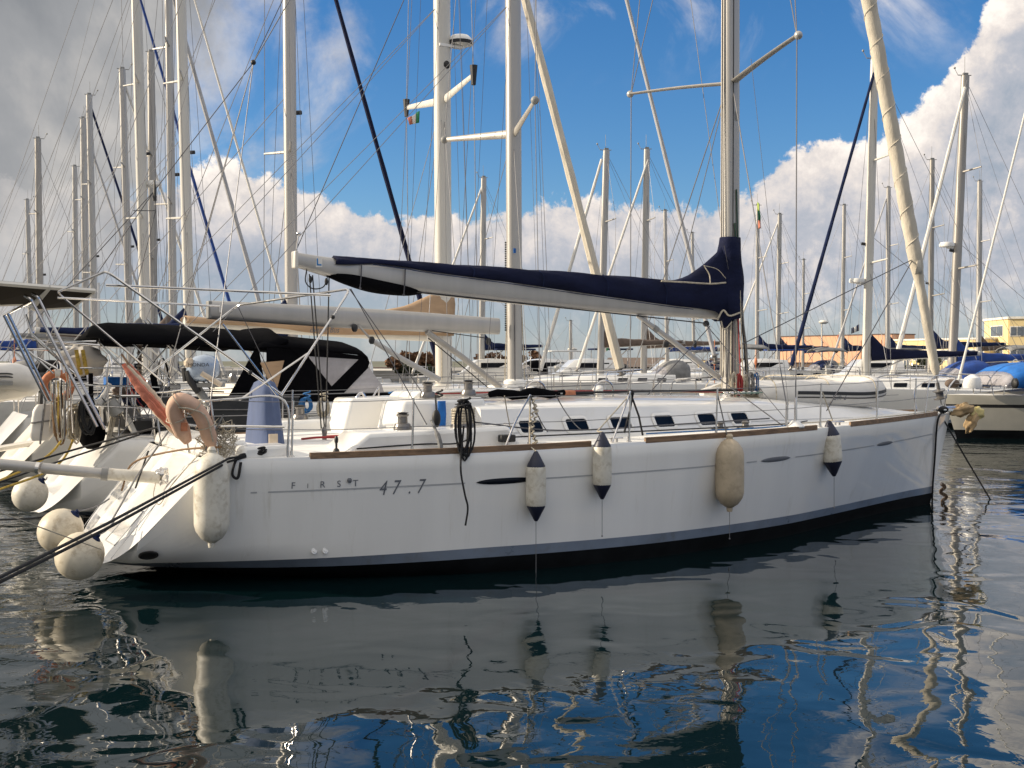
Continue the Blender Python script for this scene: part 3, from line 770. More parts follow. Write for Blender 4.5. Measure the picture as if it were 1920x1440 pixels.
for i in range(5):
    g = G(); c = Vector((8.35 + i * .11, -.24 - .03 * (i % 2), 2.08 + rnd.uniform(0, .06)))
    for k in range(5):
        w, h = .035 + rnd.uniform(0, .02), .13 + rnd.uniform(0, .05); o = Vector((rnd.uniform(-.02, .02), rnd.uniform(-.03, .03), 0))
        g.tube([c + o + Vector((w * math.cos(2 * math.pi * j / 12), 0, h * math.sin(2 * math.pi * j / 12))) for j in range(13)], .009, 5)
    g.build('halyard_coil', [creamr, redm, creamr, greyr, bluer][i], yacht)
g = G()
for i in range(7): g.ball((8.15 + i * .11, -.32, 2.0), .045, 8, 6, (1, 1, .7))
g.build('mast_blocks', steel, yacht)
g = G(); rp = [Vector((8.1 + .9 * rnd.random(), -.5 + .35 * rnd.random(), 1.97 + .04 * rnd.random())) for _ in range(16)]; g.tube(cat_spline(rp, 5), .011, 5)
g.build('loose_line', mat('green grey rope', (.12, .2, .17)), yacht)
# mast details
g = G(); g.box(MB + Vector((.0, -.118, 4.36 - 0)), (.06, .004, .14)); g.build('mast_sticker', greym, mast)
for a, b, m_ in (((1381, 355), (1383, 447), 1), ((1378, 418), (1379, 447), 1)):
    stay(y(a[0], a[1], -.13), y(b[0], b[1], -.13), .012, 'halyard', mat('dark green rope', (.01, .05, .03)))
stay(y(1358, 460, -.14), y(1400, 700, -.14), .004, 'halyard', wireD)
stay(y(1295, 0, 1.3), y(1355, 445, .05), .006, 'lazy_jack', wire); stay(y(1357, 190, .0), Vector((8.25, 1.9, 1.6)), .007, 'shroud', wire)
stay(y(1408, 110, -1.2), Vector((8.6, -1.2, 1.85)), .0035, 'flag_halyard', wire)

# forestay with the furled genoa
fb, ft = Vector((13.2, 0, 1.72)), Vector((8.52, 0, 19.3))
g = G(); pts = []; rr = []
for i in range(120):
    f = i / 119; pts.append(fb.lerp(ft, .028 + f * .93))
    z = pts[-1].z
    rr.append((.030 + (.052 if z > 2.25 else .0) + (.0 if z < 3.95 else .040 * min(1, (z - 3.95) * 6)) - .045 * max(0, (z - 9) / 10)) * (1 + .05 * math.sin(i * 2.1)))
g.tube(pts, rr, 12, up=(0, 1, 0)); gn = g.build('furled_genoa', genoa, yacht)
g = G(); hx = []
for i in range(420):
    f = i / 419 * .62; c = fb.lerp(ft, .14 + f); z = c.z; rr_ = (.122 - .045 * max(0, (z - 9) / 10)) * 1.0; a = i * .30; hx.append(c + Vector((rr_ * math.cos(a), rr_ * math.sin(a), 0)))
g.tube(hx, .010, 5); g.build('sail_edge', genoa, gn)
cl = fb.lerp(ft, .135); g = G(); g.add([cl + Vector((-.05, -.09, .28)), cl + Vector((-.03, -.12, .0)), cl + Vector((-.16, -.10, -.14)), cl + Vector((.02, -.10, -.10))], [(0, 1, 2), (1, 3, 2)]); g.build('sail_clew', genoa, gn, thick=.02)
stay(fb, ft, .012, 'forestay', wire)
g = G(); dvec = (ft - fb).normalized(); g.lathe([(.05, 0), (.115, .01), (.115, .03), (.06, .05), (.055, .12), (.11, .15), (.11, .165), (.03, .18), (.03, .3)], 18, fb + dvec * .1, dvec); g.build('furling_drum', winchm, yacht)
g = G()
for k in range(8): g.tube([fb + dvec * (.17 + .009 * k) + Vector((.062 * math.cos(t * .524), .062 * math.sin(t * .524), 0)) for t in range(13)], .006, 5)
g.build('furling_line', wireD, yacht)
stay(y(1712, 486, 0), Vector((8.9, -1.45, 2.05)) if False else y(1392, 645, -.9), .008, 'genoa_sheet', wireD)
stay(y(1712, 486, 0), y(1550, 770, -1.3), .008, 'genoa_sheet', wireD)
stay(y(1345, 708, -.6), y(1470, 800, -1.7), .009, 'genoa_sheet', wireD)

for (u_, y_, z_) in ((3.58, -2.32, 2.04), (3.60, -2.34, 1.98)):
    g = G(); pp_ = []
    for i in range(46): pp_.append((u_ + .018 * math.sin(i * 1.3) + .03 * math.sin(i * .2), y_ - .03 + .018 * math.cos(i * 1.3), z_ - .0125 * i))
    g.tube(pp_, .010, 5); g.build('knotted_rope', creamr, yacht)
g = G(); g.tube([(5.02, -2.36, 2.09), (4.96, -2.37, 1.85), (4.88, -2.37, 1.6)], .014, 6); g.tube([(4.98, -2.36, 2.09), (5.10, -2.37, 1.8), (5.16, -2.37, 1.56)], .014, 6); g.ball((4.99, -2.35, 2.09), .045, 8, 6); g.build('black_lashing', blackr, yacht)
for k in range(3): g = G(); g.tube(sag(Vector((3.2 + k * .35, -2.36, 2.08)), Vector((3.5 + k * .5, -2.0, 1.62)), .05), .007, 5); g.build('loose_line', [creamr, wireD, greyr][k], yacht)
# ---- stanchions and wires
def sheer(u, ins=.07): return Vector((u, -(hullY(u, zS(u)) - ins), zS(u)))
ST = [.80, 2.12, 3.55, 4.95, 6.36, 8.55, 10.2, 11.7]
tops = {1: [], -1: []}
for sd in (-1, 1):
    for u in ST:
        b = sheer(u); b.y *= -sd; t = b + Vector((.02, -.0 * sd, .63)); tops[sd].append(t)
        g = G(); g.tube([b, t], .0125, 8); s_ = g.build('stanchion', steel, yacht)
        g = G(); g.lathe([(.035, 0), (.035, .01), (.02, .02), (.018, .07)], 10, b); g.build('stanchion_base', steel, s_)
        if abs(u - 3.55) < .01:
            g = G(); g.tube(cat_spline([t, b + Vector((-.18, 0, .32)), b + Vector((-.33, 0, 0))]), .0125, 8); g.build('gate_brace', steel, s_)
        if abs(u - 4.95) < .01:
            g = G(); g.tube([t, b + Vector((-.25, 0, 0))], .0125, 8); g.build('gate_brace', steel, s_)
    for h, zz in ((0, 0), (1, -.31)):
        pts = [Vector((-.02, sd * 1.5, 2.07 + zz))] + [p + Vector((0, 0, zz - .015)) for p in tops[sd]] + [Vector((12.6, sd * .42, 2.2 + zz))]
        g = G()
        for a, b in zip(pts[:-1], pts[1:]): g.tube(sag(a, b, .012, 5), .0045, 5)
        g.build('lifeline', wire, yacht)
# pulpit and pushpit
def pipe(name, pts, r=.0135, m=steel, par=yacht, k=8):
    g = G(); g.tube(cat_spline(pts, 6) if len(pts) > 2 else pts, r, k); return g.build(name, m, par)
for sd in (-1, 1):
    pipe('pulpit', [(12.1, sd * .62, 1.6), (12.25, sd * .60, 2.18), (12.9, sd * .40, 2.22), (13.35, sd * .2, 2.2)])
    pipe('pulpit', [(12.9, sd * .28, 1.6), (12.95, sd * .36, 2.0), (13.35, sd * .2, 2.2)])
    pipe('pushpit', [(.75, sd * 1.83, 1.42), (.72, sd * 1.82, 2.05), (.2, sd * 1.62, 2.07), (-.02, sd * 1.5, 2.05), (-.12, sd * 1.3, 2.05), (-.12, sd * .75, 2.05), (-.10, sd * .70, 1.7), (-.05, sd * .7, 1.42)])
    pipe('pushpit', [(.72, sd * 1.82, 1.76), (.2, sd * 1.62, 1.77), (-.05, sd * 1.4, 1.76), (-.1, sd * .75, 1.76)])
    pipe('pushpit', [(.05, sd * 1.56, 1.42), (-.02, sd * 1.52, 2.05)])
# folding bimini frame, bare of its canvas
BF = thing
h1 = [y(530, 737, -1.45), y(480, 702, -1.44), y(310, 590, -1.40), y(215, 516, -1.32), y(200, 510, -1.22), y(190, 514, -1.0), y(165, 538, 0.2), y(110, 548, 1.2), y(99, 553, 1.3), y(125, 567, 1.3), y(217, 642, 1.35), y(307, 710, 1.4)]
h1 = [Vector((.82, -1.45, 2.12)), Vector((-.48, -1.42, 2.99)), Vector((-1.0, -1.36, 3.38)), Vector((-1.10, -1.2, 3.46)), Vector((-1.16, -.6, 3.47)), Vector((-1.2, .6, 3.44)), Vector((-1.22, 1.2, 3.37)), Vector((-1.16, 1.34, 3.29)), Vector((-.5, 1.38, 2.78)), Vector((.13, 1.4, 2.25))]
def smoothpoly(pts, r=.12):
    o = [pts[0]]
    for a, b, c in zip(pts[:-2], pts[1:-1], pts[2:]):
        la, lc = (a - b).length, (c - b).length; q = min(r, la * .45, lc * .45)
        p0, p1 = b + (a - b) * q / la, b + (c - b) * q / lc
        for k in range(5):
            t = k / 4; o.append((p0 * (1 - t) + b * t) * (1 - t) + (b * (1 - t) + p1 * t) * t)
    return o + [pts[-1]]
def hoop(name, pts, r=.0145):
    g = G(); g.tube(smoothpoly([Vector(p) for p in pts]), r, 8); return g.build(name, steel, yacht)
hoop('bimini_frame', [(.82, -1.45, 2.10), (-1.08, -1.34, 3.45), (-1.20, 1.33, 3.35), (.13, 1.4, 2.2)])
hoop('bimini_frame', [(.80, -1.46, 2.10), (1.69, -1.34, 3.34), (1.10, 1.33, 3.24), (-.14, 1.4, 2.25)])
hoop('bimini_frame', [(-1.08, -1.30, 3.30), (1.45, -1.30, 3.26)]); hoop('bimini_frame', [(-1.2, 1.28, 3.28), (.85, 1.3, 3.22)])
for a, b in (((.82, -1.45, 2.1), (1.69, -1.34, 3.34)), ((0.75, -1.46, 2.1), (.15, -1.4, 2.9)), ((.3, -1.5, 2.05), (1.15, -1.38, 2.58))):
    if a[0] != .82: hoop('bimini_strut', [a, b], .011)
for a, b in (((1.69, -1.34, 3.34), (2.6, -1.5, 1.72)), ((1.10, 1.33, 3.24), (1.9, 1.5, 1.7)), ((1.69, -1.3, 3.34), (3.0, -.6, 2.02))):
    stay(a, b, .006, 'frame_strap', wireD)
for p in ((1.45, -1.38, 3.0), (.45, -1.43, 2.36), (-.3, -1.41, 2.87)):
    g = G(); g.ball(p, .028, 8, 6); g.build('frame_joint', rubber, yacht)
# cleats
def cleat(c, m=steel, par=yacht):
    c = Vector(c); g = G(); g.tube([c + Vector((-.13, 0, .055)), c + Vector((0, 0, .06)), c + Vector((.13, 0, .055))], [.01, .018, .01], 8)
    g.tube([c + Vector((-.04, 0, 0)), c + Vector((-.04, 0, .055))], .014, 8); g.tube([c + Vector((.04, 0, 0)), c + Vector((.04, 0, .055))], .014, 8); g.build('cleat', m, par)
cleat(sheer(.45, .12)); cleat(sheer(4.75, .10)); cleat(sheer(9.05, .10)); cleat(sheer(12.75, .10))
g = G(); c = sheer(1.32, .2); g.tube([c, c + Vector((0, 0, .2))], .014, 8); g.ball(c + Vector((0, 0, .04)), .04, 8, 6); g.ball(c + Vector((0, 0, .17)), .025, 8, 6, (1, 1, 2)); g.build('standup_block', rubber, yacht)
for u in (6.9, 7.35):
    g = G(); g.lathe([(.12, 0), (.12, .015), (.05, .03), (.045, .06), (.06, .08), (.03, .1)], 14, (u, -1.72, 1.56)); g.build('turning_block', winchm, yacht)
g = G(); g.lathe([(.05, 0), (.055, .04), (.03, .06), (.0, .06)], 14, y(948, 803, -1.75), (0, -.6, .6)); g.build('porthole_lamp', steel, yacht)
g = G(); g.box((3.05 + .35, -2.05, 1.56), (.20, .10, .09)); g.build('genoa_car', rubber, yacht, bevel=.015)
# deck lines
for k, (pts, m_) in enumerate([([(3.4, -2.03, 1.57), (6, -2.12, 1.60), (8, -1.78, 1.60), (8.6, -1.6, 1.62)], blackr), ([(3.1, -1.72, 1.75), (4.2, -2.0, 1.63), (6.0, -2.0, 1.66), (7.8, -1.7, 1.68)], wireD),
        ([(5.3, -2.25, 1.57), (6.5, -2.2, 1.58), (7.6, -2.0, 1.58), (8.3, -1.8, 1.6)], bluer), ([(1.5, -2.0, 1.50), (2.3, -1.95, 1.52), (2.7, -2.05, 1.52), (2.95, -1.95, 1.56)], blackr), ([(8.3, -1.75, 1.6), (9.6, -1.4, 1.6), (11.2, -.95, 1.62), (12.6, -.4, 1.64)], creamr), ([(3.0, -.6, 2.06), (5.0, -.5, 2.07), (7, -.35, 2.04), (8.3, -.2, 2.0)], redm), ([(3.0, -.45, 2.06), (5.0, -.4, 2.08), (7, -.25, 2.05), (8.3, -.1, 2.0)], greyr)]):
    g = G(); g.tube(cat_spline(pts), .009, 6); g.build('deck_line', m_, yacht)
# transom lettering, steps lid
def on_transom(body, t0, z0, size, sx=.8):
    vs, fs = letters(body, size, 0, 1.0, sx); g = G(); out_ = []
    for x, yy in vs:
        z = z0 + yy; u = transU(z); tt = t0 + x; h = hullY(u, z); q = tt / h; out_.append((u - .05 * (1 - q * q) - .006, -tt * 1.0, z))
    g.add(out_, [f[::-1] for f in fs]); g.build('letters', letter, yacht, smooth=False)
for body, yl, z0, s_, sx_ in (('LaCafeDeRossi', 1.30, .78, .31, .285), ('0', .88, .63, .15, .5), ('VALLETTA', 1.16, .40, .22, .36)):
    vs, fs = letters(body, s_, 0, 1.15, sx_, .006); g = G(); o_ = []
    for x, yy in vs:
        z = z0 + yy; yv = yl - x; u = transU(z); h = hullY(u, z); o_.append((u - .05 * (1 - (yv / h) ** 2) - .012 + (.13 if abs(yv) < .5 and z > .5 else 0), yv, z))
    g.add(o_, fs); g.build('letters', letter, yacht, smooth=False)
def trp(yv, z, off=.0):
    u = transU(z); h = hullY(u, z); return Vector((u - .05 * (1 - (yv / h) ** 2) - off, yv, z))
g = G(); pp = [trp(yv, z, .004) for yv, z in ((-.75, .42), (-.28, .42), (-.28, .78), (-.75, .78))]; 
for a, b in zip(pp, pp[1:] + pp[:1]): g.tube([a, b], .008, 5)
g.build('locker_lid_seam', mstripe, yacht)
for yv in (-.95, 1.42):
    g = G(); g.tube([trp(yv, z, .004) for z in (.3, .6, .9, 1.2, 1.38)], .005, 5); g.build('moulding', mstripe, yacht)
# ================================================================== loose things on and around the yacht
def solo(g, name, m, label, cat, frame=MAIN, org=None, group=None, **k):
    o = g.build(name, m, None, frame, org, **k); return props(o, label, cat, group)
# dinghy on the foredeck
dg = thing('inflatable_dinghy', 'white inflatable dinghy with dark stripe lashed on the foredeck of the big yacht', 'dinghy', MAIN, (10.2, .3, 1.8))
g = G(); pts = [(8.75, -.42, 1.98), (9.6, -.44, 1.97), (10.7, -.42, 1.94), (11.3, -.22, 1.97), (11.68, .2, 2.02), (11.68, .42, 2.02), (11.3, .85, 1.97), (10.7, 1.05, 1.94), (9.6, 1.06, 1.95), (8.75, 1.04, 1.96)]
sp_pts = cat_spline(pts, 6); k = len(sp_pts)
g.tube(sp_pts, [.21 * min(1, .30 + i * .18, .30 + (k - 1 - i) * .18) for i in range(k)], 14); tb = g.build('tube', hyp, dg)
for dz, w in ((.02, .026), (-.05, .010)):
    g = G(); rings = []
    for i in range(4, k - 4):
        p = sp_pts[i]; t = (sp_pts[min(i + 1, k - 1)] - sp_pts[i - 1]).normalized(); nn = Vector((t.y, -t.x, 0)).normalized()
        q = [p + nn * (math.sqrt(max(.001, .0441 - z * z)) + .006) + Vector((0, 0, z)) for z in (dz + w, dz, dz - w)]
        rings.append(q)
    g.loft(rings, False); g.build('rubbing_strake', rubber, dg)
g = G(); g.tube(cat_spline([(8.8, .3, 2.02), (9.4, .3, 2.08), (10.4, .3, 2.08), (11.2, .3, 2.08)], 6), [.3] * 19, 14, flat=1.9, up=(0, 0, 1)) if False else g.loft([[(u, yy, 2.02 + .14 * math.cos((yy - .3) / .62 * 1.4) + .02 * math.sin(u * 5)) for yy in [(-.32 + .62 * 2 * j / 10) for j in range(11)]] for u in [8.85 + .28 * i for i in range(9)]], False); g.build('cover', hyp, dg)
g = G(); 
for px_, py_ in ((8.9, 0), (10.0, 0), (11.0, 0)): g.tube(cat_spline([(px_, -.62, 1.8), (px_, -.5, 2.19), (px_ + .05, .3, 2.24), (px_ + .1, 1.1, 2.19), (px_, 1.28, 1.75)]), .009, 6)
g.build('lashing', creamr, dg)
g = G(); vs, fs = letters('Gin 2', .15, .3, 1.1, .8); g.add([(10.0 + x, -.655 - .0 * yy, 1.87 + yy) for x, yy in vs], fs); g.build('letters', letter, dg, smooth=False)
# anchor wrapped in tan cloth on the bow roller
an = thing('anchor', 'anchor wrapped in tan cloth hanging from the bow roller of the big yacht', 'anchor', MAIN, (13.6, 0, 1.6))
def blob(name, c, r, sc, m, par, seed, n=22, rot=None):
    rr = random.Random(seed); ph = [rr.uniform(0, 6) for _ in range(8)]; g = G(); c = Vector(c); rings = []
    for i in range(1, 14):
        t = math.pi * i / 14; ring = []
        for j in range(n):
            a = 2 * math.pi * j / n; w = 1 + .14 * math.sin(3 * a + ph[0] + 2 * t) + .09 * math.sin(5 * a + ph[1] - 3 * t) + .08 * math.sin(7 * t + ph[2] + a)
            v = Vector((r * sc[0] * math.sin(t) * math.cos(a) * w, r * sc[1] * math.sin(t) * math.sin(a) * w, -r * sc[2] * math.cos(t) * w))
            if rot: v = rot @ v
            ring.append(c + v)
        rings.append(ring)
    g.loft(rings, True, True); return g.build(name, m, par)
blob('anchor_wrap', (13.66, -.05, 1.62), .25, (1.0, .5, .42), brownA, an, 3, rot=Matrix.Rotation(-.2, 3, 'Y'))
blob('anchor_wrap', (13.85, -.1, 1.40), .2, (.55, .45, 1.0), brownA, an, 5, rot=Matrix.Rotation(.6, 3, 'Y'))
blob('cloth_flap', (14.0, -.1, 1.56), .15, (1.1, .4, .7), mat('yellow ochre cloth', (.55, .46, .2), .8, var=.2, bump=.6, bs=9), an, 8)
g = G(); g.tube([(13.1, 0, 1.66), (13.9, -.02, 1.66)], .035, 8); g.build('shank', steel, an)
g = G(); g.box((13.35, 0, 1.62), (.5, .16, .05)); g.build('bow_roller', steel, yacht, bevel=.01)
# bow fairlead coil
cb = G(); c = sheer(12.85, .0) + Vector((0, -.02, .05))
for k in range(5): cb.tube([c + Vector(((.11 - .012 * k) * math.cos(t * .45), -.012 * k, (.05 - .006 * k) * math.sin(t * .45) + .02)) for t in range(15)], .014, 6)
solo(cb, 'rope_coil', blackr, 'black mooring rope made fast on the bow cleat of the big yacht', 'rope')
def rope(pts, r, m, label, name='mooring_rope', cat='rope', frame=WORLD, group=None, smooth_=True):
    g = G(); g.tube(cat_spline(pts, 8) if (smooth_ and len(pts) > 2) else pts, r, 7); return solo(g, name, m, label, cat, frame, None, group)
cbw = MAIN.wor(c)
rope([cbw, MAIN.wor(hullx(1756, 1.45, .02)), MAIN.wor(hullx(1751, .8, .02)), MAIN.wor(hullx(1746, .25, .03)), MAIN.wor(hullx(1745, -.2, .03))], .016, blackr, 'black rope dropping straight down the bow into the water')
rope([cbw, P(1767, 783, 20.55), P(1812, 861, 20.7), P(1857, 937, 21.3), P(1862, 950, 21.3)], .014, blackr, 'black rope slanting from the bow out to the right into the water', smooth_=False)
g = G()
for i in range(26):
    px_, py_ = 1766 + 8 * math.sin(i * .5) * .6 + i * .25, 908 + i * 1.5; c_ = P(px_, py_, 20.75)
    g.tube([c_ + Vector((.022 * math.cos(t * .9), .01 * (i % 2), .03 * math.sin(t * .9))) for t in range(8)], .008, 5)
solo(g, 'anchor_chain', mat('rusty weed chain', (.09, .055, .03), .8), 'short rusty chain with weed hanging at the waterline by the stem', 'chain', WORLD)

# fenders
def fender(px_, ytop, ybot, w, body_m, label, caps=fenN, tilt=0, drop=None, hang=None, depth=None, group='fenders hung along the near side of the big yacht', cone=True):
    z0 = 1.0; a = hullx(px_, 1.0)
    Yd = MAIN.wor(a).y - .02
    r = w / 2 / F * Yd; Yd -= r * .9
    top_, bot = MAIN.at(px_, ytop, Yd), MAIN.at(px_ + tilt, ybot, Yd)
    ax = (top_ - bot); L = ax.length; t = thing('fender', label, 'fender', MAIN, tuple(bot), group)
    cl = r * 1.5 if cone else r * .9
    prof = [(r * .30, cl * .25), (r * .55, cl * .5), (r * .86, cl * .92)] if cone else [(r * .2, 0), (r * .6, cl * .3), (r * .88, cl * .75)]
    n1 = []
    for i in range(9): n1.append((r * (1 - .02 * abs(i / 4 - 1)), cl * 1.15 + (L - 2.3 * cl) * i / 8))
    prof2 = prof + n1 + [(a_, L - b_) for a_, b_ in prof[::-1]]
    g = G(); g.lathe(prof2, 24, bot, ax); g.build('body', body_m, t)
    if cone:
        for s, e in ((0, 1), (1, -1)):
            g = G(); pr = [(r * .16, 0), (r * .32, cl * .18), (r * .60, cl * .55), (r * .90, cl * .93), (r * .915, cl * 1.02)]
            if s: g.lathe([(a_, L - b_) for a_, b_ in pr[::-1]], 20, bot, ax)
            else: g.lathe(pr, 20, bot, ax)
            g.build('end_cap', caps, t)
    else:
        g = G(); g.lathe([(r * .18, -.05), (r * .22, -.02), (r * .2, .02)], 12, bot, ax); g.lathe([(r * .2, L - .02), (r * .25, L + .03), (r * .15, L + .06)], 12, bot, ax); g.build('eyelet', body_m, t)
    hg = Vector(hang) if hang else Vector((top_.x + .03, top_.y + .12, zS(top_.x) + .6))
    g = G(); g.tube([top_, Vector((top_.x, -hullY(top_.x, 1.5) - .02, max(top_.z, zS(top_.x) + .02))), hg], .009, 6); g.build('lanyard', creamr if cone else greyr, t)
    if drop:
        g = G(); e = MAIN.at(px_ + tilt, drop, Yd); g.tube([bot, e], .004, 5); g.ball(e, .012, 6, 5); g.build('tail_line', wire, t)
    return t
fender(1005, 846, 977, 38, fenW, 'white fender with navy ends hanging furthest aft by the gate stanchion', hang=(3.56, -2.33, 2.05), drop=1080)
fender(1129, 810, 936, 36, fenW, 'white fender with navy ends over the toe rail gap, second from the stern', drop=1005, hang=(4.95, -2.36, 2.05))
fender(1368, 822, 952, 54, fenT, 'beige plain fender with round shoulders hanging amidships', cone=False, drop=1010, hang=(6.38, -2.32, 2.05))
fender(1554, 788, 893, 37, fenW, 'slightly tilted white fender with navy ends nearest the bow', tilt=10, drop=952, hang=(8.6, -1.9, 2.05))
t = fender(397, 848, 1018, 66, fenW, 'fat white fender hanging at the near stern corner', caps=None, cone=False, hang=(.1, -1.6, 1.9), group=None)
def buoy(px_, py_, w, Yd, label, rope_to=None, m=fenB, cap=navy2):
    c_ = P(px_, py_, Yd); r = w / 2 / F * Yd; t = thing('ball_fender', label, 'ball fender', WORLD, tuple(c_), 'round ball fenders off the sterns')
    d = (P(px_ + w * .35, py_ - w * .4, Yd) - c_).normalized()
    pr = []
    for i in range(1, 14):
        a = math.pi * i / 14; rr = r * math.sin(a); z = -r * math.cos(a) * (1.03 if a < 1.6 else 1.08); pr.append((rr, z))
    g = G(); g.lathe(pr, 26, c_, d); g.build('ball', m, t)
    g = G(); g.lathe([(r * .26, r * 1.03), (r * .2, r * 1.1), (r * .11, r * 1.14), (r * .1, r * 1.26)], 16, c_, d); g.build('neck', cap, t)
    if rope_to is not None: g = G(); g.tube(sag(c_ + d * r * 1.25, rope_to, .03), .010, 6); g.build('lanyard', greyr, t)
buoy(113, 996, 82, 13.1, 'yellowed ball fender at the transom corner, the upper left of the touching pair', P(205, 935, 13.4))
buoy(149, 1043, 88, 12.5, 'ball fender crossed by two black ropes, lower right of the touching pair', P(215, 975, 13.0))
buoy(56, 927, 64, 16.9, 'greyish ball fender at the neighbouring stern, behind the touching pair', P(88, 895, 17.3), fenW)

# lifebuoy of faded cloth and rolled flag at the stern rail
def stern(px_, py_, yv=-1.52): return y(px_, py_, yv)
hb = thing('horseshoe_buoy', 'sun bleached peach horseshoe lifebuoy strapped to the stern rail', 'lifebuoy', MAIN, tuple(stern(360, 800)))
upts = [stern(398, 842, -1.50), stern(388, 805, -1.56), stern(372, 772, -1.60), stern(350, 754, -1.62), stern(334, 752, -1.60), stern(326, 768, -1.56), stern(336, 796, -1.50), stern(352, 828, -1.45)]
g = G(); ups = cat_spline(upts, 5); kk = len(ups); g.tube(ups, [.085 * min(1, .55 + .15 * i, .55 + .15 * (kk - 1 - i)) for i in range(kk)], 12, flat=1.25); g.build('cushion', peach, hb)
g = G()
for i in (6, 12, 20, 28):
    p = ups[i]; tt = (ups[i + 1] - ups[i - 1]).normalized(); a = tt.orthogonal().normalized(); b = tt.cross(a)
    g.tube([p + (a * math.cos(q * .524) + b * math.sin(q * .524) * 1.2) * .098 for q in range(13)], .007, 5)
g.tube(cat_spline([ups[2] + Vector((0, -.12, 0)), ups[10] + Vector((.05, -.12, -.05)), ups[16] + Vector((.03, -.12, -.08)), ups[24] + Vector((.02, -.11, 0))]), .008, 6); g.build('strap', creamr, hb)
g = G(); g.box(ups[30] + Vector((.03, -.09, -.02)), (.07, .03, .09)); g.build('patch', orange, hb)
fl = thing('rolled_flag', 'faded red and cream ensign furled round its slanting staff at the stern', 'flag', MAIN, tuple(stern(260, 680, -.9)))
st_ = [stern(228, 664, -1.0), stern(262, 712, -1.1), stern(300, 775, -1.2), stern(335, 822, -1.3)]
g = G(); g.tube(st_, .013, 8); g.build('staff', teak, fl)
for k_, m_ in enumerate((redf, creamf, redf, redf, creamf)):
    pts_ = []; rd = []
    for i in range(31):
        f = i / 30; c_ = stern(236 + 100 * f, 684 + 134 * f, -1.03 - .27 * f); sw = .010 + .040 * math.sin(math.pi * min(1, f * .72 + .16)); a = k_ * 1.257 + f * 2.6
        pts_.append(c_ + Vector((sw * math.cos(a), sw * .7 * math.sin(a), sw * .5 * math.sin(a)))); rd.append((.012 + .030 * math.sin(math.pi * (f * .8 + .12))) * (1 + .12 * math.sin(i * 1.9 + k_)))
    g = G(); g.tube(pts_, rd, 8, flat=.7); g.build('cloth_fold', m_, fl)
# outboard motor on the far stern rail
ob = thing('outboard_motor', 'silver outboard motor with black letters clamped on the stern rail', 'outboard motor', WORLD, tuple(P(375, 700, 14.9)))
def ow(px_, py_, dY=0): return P(px_, py_, 14.9 + dY)
g = G(); rings = []
for i, (x_, top_, bot, w) in enumerate([(352, 688, 704, .08), (358, 676, 712, .13), (368, 667, 716, .16), (385, 664, 716, .165), (400, 668, 712, .15), (408, 676, 706, .11), (411, 684, 700, .06)]):
    a, b = ow(x_, top_), ow(x_, bot); cc = (a + b) / 2; h = (a - b).length / 2
    rings.append([cc + Vector((0, w * math.copysign(abs(math.cos(t)) ** .7, math.cos(t)), h * math.copysign(abs(math.sin(t)) ** .75, math.sin(t)))) for t in [2 * math.pi * j / 18 for j in range(18)]])
g.loft(rings, True, True); cw = g.build('cowl', silver, ob)
vs, fs = letters('HONDA', .062, 0, 1.0, 1.15); o0 = ow(352, 687, -.185); g = G(); g.add([o0 + Vector((x, 0, yy)) for x, yy in vs], fs); g.build('letters', rubber, ob, smooth=False)
blob('cloth', tuple(ow(354, 680, -.15)), .06, (1, .5, .9), creamf, ob, 12)
g = G(); g.tube([ow(352, 695, -.1), ow(358, 715, -.1), ow(372, 735, -.05)], [.04, .05, .045], 8); g.tube([ow(345, 690), ow(348, 715)], .035, 8); g.build('bracket', rubber, ob)
g = G(); g.tube([ow(378, 700, -.25), ow(415, 722, -.25)], .032, 12); g.build('tiller', creamf, ob)
g = G(); g.box(ow(395, 722, 0), (.32, .2, .05)); g.tube([ow(360, 714), ow(392, 760)], [.06, .05], 10); g.build('leg', greym, ob)
# coiled lines hung on the rails
def coil(c, w, h, n, r, m, label, seed=1, tail=None, frame=MAIN, ax=(1, 0, 0)):
    rr = random.Random(seed); c = Vector(c); ax = Vector(ax); g = G()
    for k in range(n):
        ww = w * rr.uniform(.45, 1); hh = h * rr.uniform(.78, 1); o = ax * rr.uniform(-.3, .3) * w + Vector((0, rr.uniform(-.03, .03), 0)); ph = rr.uniform(-.15, .15)
        g.tube([c + o + ax * (ww * math.sin(2 * math.pi * j / 18) * (.7 + .3 * j / 18) + ph * w * (1 - math.cos(2 * math.pi * j / 18))) + Vector((0, 0, -hh * (1 - math.cos(2 * math.pi * j / 18)))) for j in range(19)], r, 6)
    g.tube([c + ax * (w * .5 * math.cos(t * .6)) + Vector((0, -.03 + .06 * math.sin(t * .6), -h * .28 + .006 * t)) for t in range(22)], r, 6)
    if tail: g.tube(cat_spline([c + Vector(p) for p in tail]), r, 6)
    return solo(g, 'rope_coil', m, label, 'rope coil', frame)
hp = y(868, 750, -2.36)
coil(hp, .15, .36, 6, .0125, blackr, 'long black rope coil hanging over the near rail amidships', 3, [(0, -.02, -.3), (-.08, -.1, -.75), (-.06, -.16, -1.05), (-.02, -.16, -1.22), (-.05, -.16, -1.42)])
coil(y(735, 742, 1.5), .11, .17, 9, .011, bluer, 'bright blue rope coil on the rail beside the cockpit winches', 4)
coil(y(574, 746, 1.6), .09, .11, 8, .010, bluer, 'small blue rope coil left of the cream rope coil', 5)
coil(y(606, 746, 1.6), .10, .14, 8, .011, creamr, 'cream rope coil on the far cockpit rail', 6)
coil(y(822, 742, -.7), .07, .17, 5, .011, blackr, 'small black rope loop beside the forward winch', 8)
